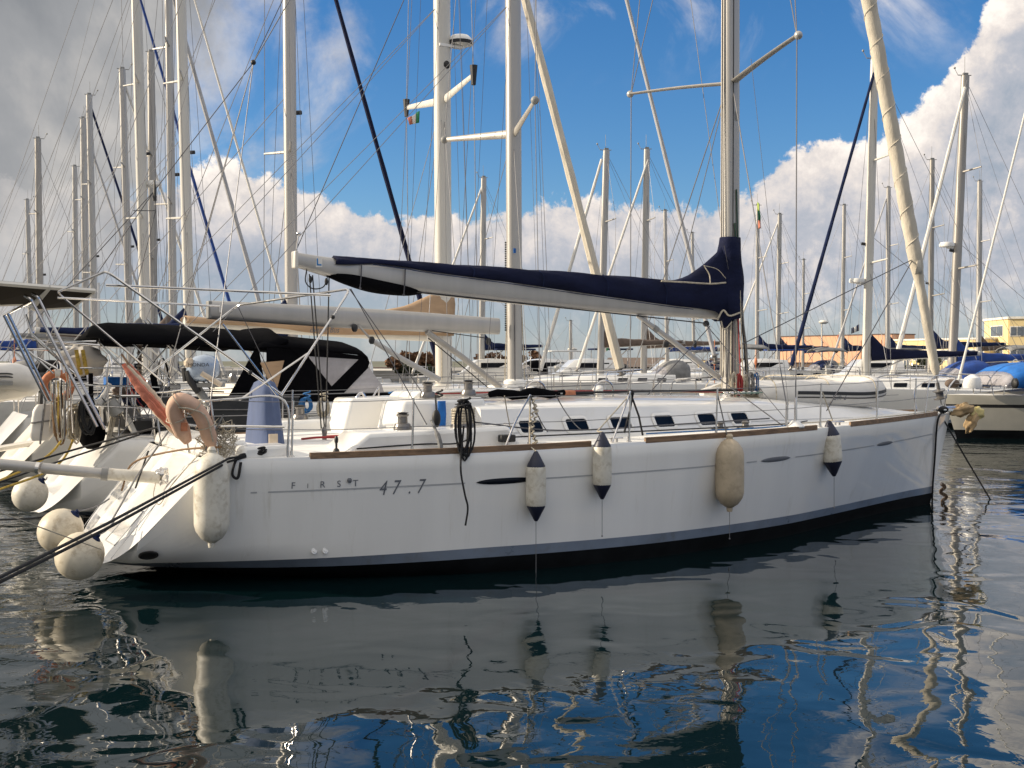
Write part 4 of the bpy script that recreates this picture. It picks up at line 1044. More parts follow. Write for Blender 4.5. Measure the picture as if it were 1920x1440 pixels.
g = G(); a, b = y(828, 752, -1.3), y(829, 798, -1.3); g.tube([a, a.lerp(b, .5), b], [.055, .06, .05], 10, flat=.6); solo(g, 'winch_handle_bag', bluec, 'blue cloth pouch hanging between the winches', 'pouch')
g = G(); p0 = hullx(824, 1.5, .03); p0.z = 1.75
g.tube(cat_spline([p0 + Vector((-.02, .2, .05)), p0 + Vector((0, .02, -.2)), p0 + Vector((.01, 0, -.45)), p0 + Vector((.05, 0, -.68))]), [.018 + .012 * (i > 4) for i in range(25)], 8); solo(g, 'boat_hook_line', greyr, 'doubled grey line end hanging over the topside beside the black coil', 'rope')
g = G(); p0 = y(818, 785, -1.95); g.ball(p0, .09, 12, 8, (.6, .5, 1.2)); g.tube([p0 + Vector((0, 0, .1)), p0 + Vector((-.01, 0, .28))], .012, 6); solo(g, 'snatch_block', rubber, 'black snatch block hung left of the blue pouch', 'block')

# passerelle pole
pa_ = thing('gangway_pole', 'long white gangway pole reaching from the left to the transom', 'gangway pole', WORLD, tuple(P(300, 893, 13.9)))
g = G(); a, b = P(192, 888, 13.75), P(300, 896, 13.9); g.tube([a, b], .070, 14); g.build('inner_tube', fenW, pa_)
g = G(); g.tube([P(-90, 862, 13.3), a], .062, 14); g.build('outer_tube', alu, pa_)
g = G(); g.tube([P(190, 887.8, 13.75), P(203, 889, 13.77)], .078, 14); g.build('collar', greym, pa_)
g = G(); g.tube([P(69, 877, 13.5), P(76, 878, 13.5)], .070, 12); g.build('clamp', steel, pa_)
blob('foot_fitting', tuple(P(304, 893, 13.9)), .085, (1, .8, 1.1), steel, pa_, 4)
# mooring ropes off the stern
clt = MAIN.wor(sheer(.45, .12)) + Vector((0, 0, .05))
for d, lab in ((0, 'upper of the two taut black ropes crossing the big fender'), (.035, 'lower of the two taut black ropes crossing the big fender')):
    rope([clt, MAIN.wor((.1, -1.78, 1.43)) + Vector((0, 0, -d)), P(200, 982 + d * 260, 9.8), P(-60, 1112 + d * 260, 7.6)], .0135, blackr, lab, smooth_=False)
g = G(); c = clt
for k in range(7): g.tube([c + Vector(((.12 - .01 * k) * math.cos(q * .45) * .9, .04 * math.sin(q * .3 + k), .03 + .035 * math.sin(q * .45 + k))) for q in range(15)], .016, 6)
g.tube(cat_spline([c, c + Vector((-.16, -.16, -.02)), c + Vector((-.22, -.22, -.2)), c + Vector((-.16, -.22, -.25)), c + Vector((-.13, -.2, -.08))]), .016, 6)
solo(g, 'rope_hitch', blackr, 'knotted black rope turns round the stern cleat', 'rope', WORLD)
rope([P(300, 800, 15.2), P(150, 840, 15.6), P(-40, 895, 15.2)], .014, blackr, 'black rope running behind the pole to the left edge', smooth_=False)
rope([P(262, 815, 15.6), P(120, 862, 15.3), P(-40, 918, 15)], .013, blackr, 'black rope just under the one behind the pole', smooth_=False)
rope([P(322, 800, 13.8), P(255, 895, 13.5), P(222, 955, 13.2), P(210, 975, 13.1)], .011, greyr, 'thin grey rope down the middle of the big transom', smooth_=False)
rope([P(278, 846, 14.0), P(254, 915, 13.6)], .011, blackr, 'short black rope end hanging in front of the transom name', smooth_=False)
rope([P(415, 838, 13), P(330, 845, 13.4), P(250, 868, 13.9), P(228, 920, 13.7)], .012, mat('brown rope', (.2, .12, .06), .8), 'brown rope draped across the top of the transom')
rope([P(375, 850, 13.1), P(325, 905, 13.3), P(300, 945, 13.1), P(288, 930, 13.2), P(292, 905, 13.3)], .006, creamr, 'thin cream line looped on the near side of the transom')
g = G(); cc = MAIN.wor((0.05, -1.45, 1.52)); rr = random.Random(5)
for k in range(16): g.tube([cc + Vector((rr.uniform(-.12, .16), rr.uniform(-.1, .1), rr.uniform(-.05, .2))) + Vector((.13 * math.cos(q * .6) * rr.uniform(.6, 1), 0, .15 * math.sin(q * .6))) for q in range(12)], .005, 5)
solo(g, 'rope_tangle', creamr, 'tangled thin cream line heaped at the near stern corner', 'rope', WORLD)
rope([P(-30, 950, 10.5), P(120, 1005, 11.5), P(190, 1030, 12.2)], .006, creamr, 'thin pale line slack under the ball fenders')
rope([P(-40, 976, 14), P(60, 972, 15), P(95, 965, 15.4)], .012, blackr, 'black rope low over the water at the left edge')
for i, (a, b, c, lab) in enumerate([((150, 760), (95, 850), (-30, 915), 'yellow rope falling from the neighbouring stern to the left edge'), ((150, 785), (110, 870), (-20, 925), 'second yellow rope falling beside the first at the neighbouring stern')]):
    rope([P(a[0], a[1], 18.4), P(b[0], b[1], 17.2), P(c[0], c[1], 15.5)], .017, yelr, lab)
# ================================================================== other yachts
def yachtlike(label, px_, Y, head, L=12.0, um=.56, H=1.35, topx=None, topy=None, Hm=None, mw=10, hullm=gel, strm=stripe, cover=navy2, side=1, spr=2, near=False,
              boom=True, stayf=None, hood=None, bim=None, furl=sailW, mastm=alu, band=None, rake=None, group='yachts moored in the marina', boomL=.34, boomz=1.35, rails=True, name='sailing_yacht', gear=True, wr=.0095, org=None, wins=4, lean=None, B=None, coverm=True, mast2=True, cat_='sailing yacht', radar=None):
    """yacht of length L heading `head` whose mast foot stands at picture column px_, Y metres away; um is the mast's place along the hull"""
    u_m = (L - 1.1 * L / 14.5) * um
    w = P(px_, 700, Y)
    fr = Frame(0, 0, head)
    o = Vector((w.x - u_m * fr.c, w.y - u_m * fr.s)) if org is None else Vector(org)
    fr = Frame(o.x, o.y, head)
    if org is not None: u_m = um
    t = thing(name, label, cat_, fr, (0, 0, 0), group)
    sx, sy, sz = hull(t, hullm, strm, anti, L, B or (L * .325), H, nu=26 if near else 14, band=band, fine=near)
    trunk(t, hullm, sx, sy, sz, 14 if near else 6)
    for sd in (-1, 1) if near else (side * -1,):
        for k in range(wins): window(t, 4.2 + k * 1.15, sx, sy, sz, .55, .17, framed=near, sd=sd)
    zd = 1.95 * sz
    # mast and rigging
    hb_ = fr.at(px_, 700, Y) if org is None else Vector((u_m, 0, 0))
    if topx is not None:
        a = fr.at(px_, 690, Y); b = fr.at(topx, topy, Y); d = (b - a)
        Ht = Hm or b.z; top = a + d * ((Ht - a.z) / d.z); base = a + d * ((zd - a.z) / d.z)
    else: base = Vector((u_m, 0, zd)); top = Vector((u_m - .1, 0, Hm)); Ht = Hm
    r = mw / 2 / F * Y
    g = G(); ellipse_mast(g, base, top, r * 1.25, r, 12); mast = g.build('mast', mastm, t, sharp=60)
    ax = lambda f: base.lerp(top, f)
    hb2 = (B or L * .325) / 2
    fr_s = [.36, .68] if spr == 2 else ([.3, .55, .8] if spr == 3 else [.5])
    fr_s = fr_s if spr else []
    for q in fr_s:
        g = G(); c = ax(q); wd = hb2 * (.62 - .22 * q)
        for sd in (-1, 1): g.tube([c, c + Vector((-.35, sd * wd, .08))], [.05 if near else .045, .03], 6)
        g.build('spreaders', mastm, t)
    for sd in (-1, 1):
        prev = Vector((u_m - .35, sd * hb2 * .88, 1.5 * sz))
        for q in fr_s:
            tip = ax(q) + Vector((-.35, sd * hb2 * (.62 - .22 * q), .08)); stay(prev, tip, wr, 'shroud', wire, t, 4)
            if q == fr_s[0]: stay(prev, ax(q) + Vector((0, 0, -.1)), wr, 'shroud', wire, t, 4)
            prev = tip
        stay(prev, ax(.985), wr, 'shroud', wire, t, 4)
    for i in range(3 if not near else 4):
        sd = -1 if i % 2 else 1; a = ax([.97, .7, .93, .5][i]); stay(a + Vector((.1, 0, 0)), Vector((u_m + [-.6, .3, .9, -1.6][i], sd * hb2 * [.35, .2, .12, .8][i], 1.8 * sz)), wr * .7, 'halyard', wireD if i != 1 else wire, t, 4)
    bow = Vector((L * 13.2 / 14.5, 0, 1.6 * sz)); ster = Vector((0, 0, 1.45 * sz))
    for sd in (-1, 1): stay(ax(.45 if not near else .4), Vector((0, sd * hb2 * .6, 1.45 * sz)), wr, 'backstay', wire, t, 4) if sd == 1 or near else None
    stay(ax(.99), ster, wr, 'backstay', wire, t, 4)
    if stayf is None: fa, fb_ = bow, ax(.975)
    else:
        (x0, y0), (x1, y1) = stayf[:2]; Yb = fr.wor(bow).y; fa = fr.at(x1, y1, Yb); fb_ = fr.at(x0, y0, Y + (Yb - Y) * stayf[2])
        d = fb_ - fa; k = min(3.0, (top.z * .98 - fa.z) / max(.1, d.z)); fb_ = fa + d * k
    stay(fa, fb_, wr, 'forestay', wire, t, 4)
    if furl:
        rr = (stayf[3] if stayf and len(stayf) > 3 else mw * .62) / 2 / F * Y
        g = G(); n_ = 26; LL = (fb_ - fa).length; pts = [fa.lerp(fb_, .3 / LL + (1 - .6 / LL) * i / n_) for i in range(n_ + 1)]
        g.tube(pts, [rr * (1.0 - .35 * i / n_) * (1 + .07 * math.sin(i * 2.3)) for i in range(n_ + 1)], 8); g.build('furled_sail', furl, t)
        g = G(); d = (fb_ - fa).normalized(); g.lathe([(.06, 0), (.12, .02), (.12, .05), (.05, .07), (.05, .16), (.11, .18), (.1, .2)], 10, fa + d * .1, d); g.build('furling_drum', winchm, t)
    if boom:
        bl = boomL * L; z0 = zd + boomz; a = Vector((base.x - r * 1.2, base.y, z0)); b = a + Vector((-bl, 0, .22))
        g = G(); g.tube([a, b], .09 * min(1.2, L / 12), 10, flat=.7); bo = g.build('boom', mastm, t)
        if cover:
            g = G(); rings = []; n_ = 18
            for i in range(n_ + 1):
                f = i / n_; c = a.lerp(b, f * .97); h = .16 + .34 * (1 - f) ** 1.4 + (.55 * max(0, 1 - f * 7)); w_ = .15 - .04 * f; ring = []
                for j in range(11):
                    q = math.pi * j / 10; ring.append((c.x + .02 * math.sin(i * 2 + j), c.y - w_ * math.cos(q) * (1 + .12 * math.sin(i * 1.1 + j)), c.z - .06 + h * math.sin(q) ** .6 * (1 + .04 * math.sin(i * 1.7))))
                rings.append(ring)
            g.loft(rings, False); g.build('sail_cover', cover, t, thick=.01)
        stay(b, Vector((u_m * .35, 0, 1.6 * sz)), wr, 'mainsheet', wireD, t, 4); stay(b, ax(.98), wr * .7, 'topping_lift', wire, t, 4)
        stay(a.lerp(b, .35), Vector((base.x - .2, 0, zd + .15)), .03, 'boom_vang', mastm, t, 6)
    if gear:
        g = G(); tp = top; g.tube([tp + Vector((-.25, 0, .02)), tp + Vector((.3, 0, .02))], .02, 5); g.tube([tp + Vector((.05, .05, 0)), tp + Vector((.05, .05, .75))], .01, 4)
        g.tube([tp + Vector((.3, 0, 0)), tp + Vector((.45, 0, .28))], .012, 4); g.ball(tp + Vector((.45, 0, .3)), .05, 6, 5); g.box(tp + Vector((0, 0, .06)), (.2, .12, .1)); g.build('masthead_gear', greym, mast)
    if rails:
        g = G(); c = Vector((1.0 * sx, 0, 1.42 * sz + .75)); g.tube([c + Vector((0, .45 * math.cos(a * .4189), .45 * math.sin(a * .4189))) for a in range(16)], .02, 5)
        for a in range(3): g.tube([c + Vector((0, .45 * math.cos(a * 1.047), .45 * math.sin(a * 1.047))), c - Vector((0, .45 * math.cos(a * 1.047), .45 * math.sin(a * 1.047)))], .01, 4)
        g.build('wheel', steel, t)
        g = G(); g.box((1.15 * sx, 0, 1.42 * sz + .4), (.25, .3, .8)); g.build('pedestal', hullm, t, bevel=.04)
        g = G(); g.box((9.6 * sx, 0, 1.86 * sz), (.55, .55, .07)); g.build('deck_hatch', glassd, t)
        for sd in (-1, 1):
            g = G(); g.lathe([(.13, 0), (.13, .05), (.08, .09), (.08, .17), (.11, .2), (0, .23)], 10, (2.9 * sx, sd * 1.55 * sy, 1.55 * sz)); g.build('winch', winchm, t)
            g = G(); g.lathe([(.08, 0), (.10, .1), (.06, .2)], 8, (3.6 * sx, sd * .6 * sy, 2.0 * sz)); g.build('winch', winchm, t)
        for i in range(4):
            a = i * 1.4 + L; g = G(); g.tube([ax(.12) + Vector((.12 * math.cos(a), .12 * math.sin(a), 0)), base + Vector((.2 * math.cos(a), .2 * math.sin(a), .1))], .012, 4); g.build('halyard', creamr if i % 2 else wireD, t)
        kind_ = int(L * 7 + px_) % 3
        if kind_ == 0: g = G(); g.tube([(7.6 * sx, -.3, 1.98 * sz), (7.6 * sx, .5, 1.98 * sz)], .2, 12); g.build('life_raft', gel, t)
        if kind_ == 1: g = G(); g.tube([(.1, -1.35 * sy, 1.42 * sz), (.1, -1.35 * sy, 1.42 * sz + 2.2)], .02, 5); g.ball((.1, -1.35 * sy, 1.42 * sz + 1.1), .14, 8, 6, (.6, 1, 1.6)); g.build('danbuoy', orange, t)
        if kind_ == 2: g = G(); g.ball((-.05, 1.1 * sy, 1.42 * sz + .62), .22, 10, 7, (1, .8, 1)); g.tube([(-.05, 1.1 * sy, 1.42 * sz + .5), (-.1, 1.1 * sy, 1.42 * sz - .1)], .07, 6); g.build('outboard', rubber, t)
    if radar:
        z_ = CAMH + (675 - radar) / F * Y; f_ = (z_ - base.z) / (top.z - base.z); c = ax(f_) + Vector((.45 if head < 90 else .45, 0, 0))
        g = G(); g.lathe([(.1, -.1), (.29, -.07), (.31, 0), (.28, .09), (.0, .14)], 14, c); g.tube([ax(f_) - Vector((0, 0, .12)), c - Vector((0, 0, .1))], .05, 6); g.build('radar_dome', gel, mast)
    if near or L > 11.5:
        g = G(); c = ax(.42); g.tube([c + Vector((r * 1.3, 0, 0)), c + Vector((r * 1.3 + .14, 0, .02))], .06, 6); g.build('deck_light', rubber, mast)
    # canvas
    if hood:
        g = G(); rings = []; uc = 3.3 * sx; w_ = 1.3 * sy
        for i in range(9):
            f = i / 8; u = uc - .9 * sx + 1.9 * sx * f; hz = [.62, .80, .86, .84, .78, .66, .48, .26, .02][i] * sz * .85; ring = []
            for j in range(13):
                q = math.pi * j / 12; ring.append((u, -w_ * math.copysign(abs(math.cos(q)) ** .55, math.cos(q)), 1.95 * sz - .32 * sz + (hz + .32 * sz) * math.sin(q) ** .5))
            rings.append(ring)
        g.loft(rings[:7], False); g.build('sprayhood', hood, t, thick=.015)
        g = G(); g.loft(rings[6:], False); g.build('sprayhood_window', glassf, t)
    if bim:
        g = G(); rings = []; w_ = 1.25 * sy
        for i in range(11):
            f = i / 10; u = (-.2 + 2.8 * f) * sx; e = 1 - abs(2 * f - 1) ** 5; ring = []
            for j in range(11):
                q = -1 + j / 5; ring.append((u, w_ * q, (1.45 * sz + 1.75) + .20 * (1 - abs(q) ** 3) - .14 * (1 - e) + .015 * math.sin(i * 2)))
            rings.append(ring)
        g.loft(rings, False); g.build('bimini', bim, t, thick=.05)
        for sd in (-1, 1):
            for a, b in ((.2, -.1), (2.3, 2.5), (1.2, -.1), (1.2, 2.5)):
                stay(Vector((1.2 * sx, sd * hb2 * .75, 1.5 * sz)), Vector((b * sx, sd * w_, 1.45 * sz + 1.72)), .014, 'bimini_leg', steel, t, 6)
    if rails:
        U = [.6, 2.4, 4.4, 6.4, 8.4, 10.2, 11.7]
        for sd in (-1, 1):
            tp_ = []
            for u in U:
                b = Vector((u * sx, sd * (hullY(u, zS(u)) - .07) * sy, zS(u) * sz)); tt = b + Vector((0, 0, .62)); tp_.append(tt)
                g = G(); g.tube([b, tt], .014, 5); g.build('stanchion', steel, t)
            for dz in (0, -.3):
                g = G()
                pts = [Vector((-.02, sd * 1.2 * sy, 1.42 * sz + .62 + dz))] + [p + Vector((0, 0, dz)) for p in tp_] + [Vector((13.1 * sx, sd * .2 * sy, 1.58 * sz + .66 + dz))]
                for a, b in zip(pts[:-1], pts[1:]): g.tube([a, b], .008, 4)
                g.build('lifeline', wire, t)
            g = G(); g.tube(smoothpoly([Vector((12.0 * sx, sd * .65 * sy, 1.56 * sz)), Vector((12.1 * sx, sd * .6 * sy, 1.56 * sz + .64)), Vector((13.4 * sx, sd * .16 * sy, 1.58 * sz + .68)), Vector((13.5 * sx, 0, 1.58 * sz + .68))]), .018, 6); g.build('pulpit', steel, t)
            g = G(); g.tube(smoothpoly([Vector((.6 * sx, sd * 1.7 * sy, 1.42 * sz)), Vector((.6 * sx, sd * 1.7 * sy, 1.42 * sz + .64)), Vector((-.05, sd * 1.4 * sy, 1.42 * sz + .64)), Vector((-.1, sd * .5 * sy, 1.42 * sz + .64)), Vector((-.1, sd * .5 * sy, 1.42 * sz))]), .018, 6); g.build('pushpit', steel, t)
    return t, fr, dict(sx=sx, sy=sy, sz=sz, u_m=u_m, base=base, top=top, ax=ax, zd=zd, hb=hb2)

def off(k, extra=0): return (-4.03 - .4848 * 5.2 * k, 14.4 + .8746 * 5.2 * k)
# ---- the next yacht in the row: black canvas, bare grey boom
o1 = off(1)
K1, f1, d1 = yachtlike('yacht next behind with black sprayhood and bimini and a bare grey boom', 958, 22.6, 29, L=14.0, um=7.55, H=1.35, Hm=20.5, mw=23, near=True, org=o1, boom=False, furl=sailG,
    hullm=gel, spr=0, mastm=alu, stayf=((1175, 0), (1345, 690), .7, 9), rails=True, gear=False, wr=.006, group=None, wins=3)
q = f1.y
# boom
g = G(); a1, b1_ = q(934, 612, 0), q(392, 581, 0)
rings = []
for i in range(9):
    f = i / 8; c = a1.lerp(b1_, f); h = .155 + .03 * math.sin(f * 3.1); w = .09
    rings.append([c + Vector((0, w * math.copysign(abs(math.cos(t)) ** .6, math.cos(t)), h * math.copysign(abs(math.sin(t)) ** .7, math.sin(t)))) for t in [2 * math.pi * j / 14 for j in range(14)]])
g.loft(rings, True, True); bo1 = g.build('boom', alu, K1, sharp=50)
g = G(); g.box(b1_ + Vector((.0, 0, 0)), (.07, .17, .3)); g.build('boom_end_cap', greym, bo1, bevel=.02)
g = G(); g.box(q(413, 578, -.1), (.05, .01, .14)); g.build('boom_mark', whitef, bo1)
g = G(); g.tube([q(800, 622, -.05), q(870, 672, -.05), q(940, 728, -.05)], [.055, .055, .06], 10); v1 = g.build('boom_vang', aluD, K1)
stay(q(803, 634, -.1), q(925, 735, -.1), .01, 'vang_line', blackr, K1); stay(q(810, 620, -.1), q(912, 634, -.1), .008, 'reef_line', blackr, K1)
g = G(); g.tube([q(672, 610, -.1), q(697, 638, -.1)], .02, 6); g.tube([q(697, 638, -.1), q(745, 668, -.1), q(824, 712, -.1)], [.045, .05, .055], 10); g.build('spinnaker_pole', alu, K1)
for px_, py_ in ((697, 638), (916, 640), (665, 615)): g = G(); g.ball(q(px_, py_, -.12), .075, 10, 7, (.8, .5, 1)); g.build('block', rubber, K1)
tN, tF, rt = q(1003, 188, -1.75), q(833, 262, 1.75), q(962, 250, 0)
for tip in (tN, tF):
    sd = 1 if tip.y > 0 else -1; g = G(); g.tube([rt + Vector((0, sd * .08, 0)), tip], [.085, .045], 10, flat=.45, up=(0, 0, 1)); sp = g.build('spreader', aluD, K1)
    g = G(); g.ball(tip, .075, 10, 7); g.build('spreader_end', greym, sp)
    stay(tip, Vector((tip.x + .1, tip.y * 1.02, 1.5)), .008, 'shroud', wire, K1); stay(tip, Vector((7.4, sd * 1.2, 15)), .008, 'shroud', wire, K1)
    stay(rt, Vector((tip.x - .1, tip.y, 1.5)), .007, 'shroud', wire, K1)
g = G()
for i in range(40): g.ball(q(948, 455 + i * 4.2, -.14), .022, 6, 4)
g.build('mast_track_cars', rubber, K1)
g = G(); g.lathe([(.20, 0), (.22, .1), (.17, .14)], 16, (7.55, 0, 2.0)); g.build('mast_collar', gel, K1)
g = G(); g.box(q(965, 470, -.14), (.05, .01, .09)); g.build('mast_sticker', bluec, K1)
# bimini canopy and sprayhood, traced on the boat's own planes
def tube_canopy(name, pts_px, yn, yf, th, m, par, fr, n=24):
    """arched canopy whose near lower edge follows pts_px at y=yn"""
    pts = cat_spline([fr.y(a, b, yn) for a, b in pts_px], 5); g = G(); rings = []; k = len(pts)
    for i, p in enumerate(pts):
        e = min(1, min(i, k - 1 - i) / 3 + .25); ring = []
        for j in range(17):
            t = -1 + j / 8; ring.append((p.x, yn + (yf - yn) * j / 16, p.z + th * e * (1 - abs(t) ** 4)))
        rings.append(ring)
    g.loft(rings, False); return g.build(name, m, par, thick=.05)
tube_canopy('bimini', [(196, 640), (250, 643), (330, 645), (420, 650), (500, 655), (541, 640)], -1.45, 1.3, .30, blackc, K1, f1)
# black sprayhood with triangular window and clear front
def plate(name, pts_px, m, par, fr, yv, yv2=None, th=.02):
    g = G(); g.slab([fr.y(a, b, yv) for a, b in pts_px], th, (0, 1, 0)); return g.build(name, m, par, smooth=False)
hd = [(3.0, 2.05), (2.6, 2.2)]
yn_, yf_ = -1.5, 1.5
def sect(px_, py_, yv=yn_): return q(px_, py_, yv)
fs_ = [sect(430, 742), sect(478, 655), sect(548, 652), sect(680, 668), sect(692, 682), sect(640, 742)]
g = G()  # roof sheet
roofpx = [(478, 655), (500, 650), (548, 652), (620, 659), (672, 664), (688, 670), (692, 682)]
rings = []
for a, b in roofpx:
    p = sect(a, b); rings.append([(p.x, yn_ + (yf_ - yn_) * j / 12, p.z + .22 * (1 - abs(-1 + j / 6) ** 3)) for j in range(13)])
g.loft(rings, False); sh = g.build('sprayhood', blackc, K1, thick=.03)
plate('side_panel', [(545, 652), (680, 667), (692, 682), (560, 668)], blackc, sh, f1, yn_)
plate('side_panel', [(500, 742), (500, 650), (548, 652), (578, 672), (622, 724), (640, 742)], blackc, sh, f1, yn_ + .01)
plate('side_panel', [(640, 742), (622, 724), (672, 672), (693, 680), (690, 690)], blackc, sh, f1, yn_ + .005)
plate('side_window', [(578, 668), (672, 674), (622, 724)], glassf, sh, f1, yn_ - .005)
plate('clear_front', [(690, 686), (716, 722), (722, 742), (640, 742)], glassf, sh, f1, yn_ + .02)
plate('side_panel', [(430, 742), (478, 655), (486, 656), (500, 742)], blackc, sh, f1, yn_ + .015)
plate('far_panel', [(520, 742), (540, 655), (650, 664), (640, 742)], blackc, sh, f1, yf_)
plate('light_curtain', [(488, 680), (533, 676), (518, 735), (508, 722)], tan, sh, f1, yn_ - .03)
g = G(); g.box((3.2, 0, 1.72), (3.6, 3.2, .22)); g.build('coaming', gel, K1, bevel=.06)
g = G(); a, b = q(448, 742, -1.5), q(722, 742, -1.5); g.box(((a.x + b.x) / 2, -1.5, a.z - .05), (b.x - a.x + .3, .04, .14)); g.build('canvas_skirt', blackc, K1)
# dark weather cloth along the near rail
g = G(); rings = []
for i in range(14):
    px_ = 300 + i * 20; a, b = q(px_, 744, -1.7), q(px_, 838, -1.72); rings.append([a, a.lerp(b, .33) + Vector((0, -.012 * math.sin(i), 0)), a.lerp(b, .66) + Vector((0, .01 * math.sin(i * 1.3), 0)), b])
g.loft(rings, False); g.build('weather_cloth', dgrey, K1, thick=.012)
g = G()
for z in (744, 768, 800, 838): g.tube([q(296, z, -1.74), q(562, z, -1.74)], .008, 5)
g.build('cloth_seam', wire, K1)
for px_, py_, m_ in ((750, 768, creamr), (460, 780, creamr)):
    pass
# stern arch with solar panels (second yacht of the row)
def arch(par, fr):
    for a, b, c_ in (((8, 592), (88, 752), -1.1), ((15, 588), (96, 752), -1.0)):
        g = G(); g.tube([fr.y(a[0], a[1], -1.5), fr.y(b[0], b[1], -1.5)], .022, 8); g.build('arch_leg', steel, par)
    for a, b in (((58, 560), (182, 800)), ((72, 556), (196, 805))):
        g = G(); g.tube(smoothpoly([fr.y(a[0] - 12, a[1] - 6, -1.4), fr.y(a[0], a[1], -1.45), fr.y(b[0], b[1], -1.65)]), .024, 8); g.build('arch_leg', steel, par)
    for a, b in (((5, 592), (60, 565)), ((48, 590), (62, 632)), ((62, 632), (140, 700)), ((60, 637), (188, 648)), ((30, 655), (110, 655)), ((70, 670), (108, 692)), ((110, 655), (120, 700))):
        g = G(); g.tube([fr.y(a[0], a[1], -1.2), fr.y(b[0], b[1], -1.3)], .018, 8); g.build('arch_brace', steel, par)
    for n_, (x0, x1, yv) in enumerate(((-20, 92, -1.6), (94, 178, -1.6))):
        a, b = fr.y(x0, 531 + (x0 + 20) * .08, yv), fr.y(x1, 531 + (x1 + 20) * .08, yv); g = G()
        pl = [a, b, b + Vector((.05, 2.3, -.13)), a + Vector((.05, 2.3, -.22))]
        g.slab(pl, .03, (0, 0, 1)); sp_n = g.build('solar_panel', under, par, smooth=False)
        for e0, e1 in zip(pl, pl[1:] + pl[:1]): g = G(); g.tube([e0 + Vector((0, 0, .01)), e1 + Vector((0, 0, .01))], .035, 4); g.build('frame_rail', aluW, sp_n, smooth=False)
        g = G(); g.slab([p + Vector((.0, 0, .053)) for p in [pl[0].lerp(pl[2], .03), pl[1].lerp(pl[3], .03), pl[2].lerp(pl[0], .03), pl[3].lerp(pl[1], .03)]], .004, (0, 0, 1)); g.build('panel_face', solar, sp_n, smooth=False)
        g = G(); g.slab([p - Vector((.0, 0, .008)) for p in [pl[0].lerp(pl[2], .03), pl[1].lerp(pl[3], .03), pl[2].lerp(pl[0], .03), pl[3].lerp(pl[1], .03)]], .004, (0, 0, 1)); g.build('panel_back', under, sp_n, smooth=False)
arch(K1, f1)
def bx(name, c_px, yv, d, m, par, fr, bev=.02):
    g = G(); g.box(fr.y(c_px[0], c_px[1], yv), d); return g.build(name, m, par, bevel=bev)
# stern details of the next yacht
g = G(); 
for dy in (0, .16): g.tube([q(205, 752, -1.3) + Vector((0, dy, 0)), q(222, 775, -1.3) + Vector((0, dy, 0))], .10, 14)
g.build('barbecue', greym, K1)
for a, b, m_, r_ in (((232, 770), (252, 812), aluW, .05), ((228, 700), (222, 830), steel, .018), ((240, 700), (262, 830), steel, .018), ((205, 720), (186, 760), whitef, .045), ((170, 700), (172, 800), blackc, .035), ((286, 700), (298, 760), blackc, .05), ((218, 770), (200, 850), creamr, .02), ((212, 760), (196, 860), creamr, .02)):
    g = G(); g.tube([q(a[0], a[1], -1.0), q(b[0], b[1], -1.1)], r_, 8); g.build('stern_gear', m_, K1)
gb = thing('wrapped_bundle', 'grey cloth bundle with yellow straps on the stern rail under the solar panels', 'bundle', f1, tuple(q(155, 675, -.3)))
blob('cloth', tuple(q(157, 676, -.3)), .34, (1.0, .7, .66), mat('pale grey cloth', (.5, .48, .45), .8, var=.1, bump=.7, bs=6), gb, 21)
for dx in (0, 12): g = G(); g.tube(cat_spline([q(143 + dx, 656, -.62), q(148 + dx, 685, -.66), q(152 + dx, 702, -.55)]), .03, 6, flat=.4); g.build('strap', yelr, gb)
lb = thing('lifebuoy', 'orange round lifebuoy with a white band on the neighbouring stern rail', 'lifebuoy', f1, tuple(q(107, 722, -.9)))
g = G(); c = q(107, 724, -.9); R_ = .19; g.tube([c + Vector((R_ * math.cos(t * .2618), -.02, R_ * math.sin(t * .2618))) for t in range(25)], .06, 10, cap=False); g.build('ring', orange, lb)
for s_ in (6, 18):
    g = G(); g.tube([c + Vector((R_ * math.cos((s_ + t) * .2618), -.02, R_ * math.sin((s_ + t) * .2618))) for t in (-.8, 0, .8)], .063, 10); g.build('band', whitef, lb)
fb2 = thing('box_fender', 'tall white padded fender with straps beside the orange lifebuoy', 'fender', f1, tuple(q(80, 790, -.6)))
g = G(); a, b = q(86, 758, -.9), q(76, 826, -.9); rings = []
for i in range(12):
    f = i / 11; c = a.lerp(b, f); e = min(1, .7 + min(i, 11 - i) * .2); rings.append([c + Vector((.17 * e * math.copysign(abs(math.cos(t)) ** .5, math.cos(t)), .09 * e * math.copysign(abs(math.sin(t)) ** .5, math.sin(t)), 0)) for t in [2 * math.pi * j / 20 for j in range(20)]])
g.loft(rings, True, True); g.build('pad', hyp, fb2)
g = G(); g.tube([a + Vector((-.02, -.1, .1)), b + Vector((-.02, -.1, -.05))], .015, 6); g.tube([a.lerp(b, .5) + Vector((-.18, -.1, 0)), a.lerp(b, .5) + Vector((.18, -.1, .04))], .012, 6); g.build('strap', greyr, fb2)
g = G(); g.box(q(216, 716, .3), (.32, .3, .16)); solo(g, 'storage_box', bluec, 'small bright blue box on the stern deck of the next yacht', 'box', f1, bevel=.02)
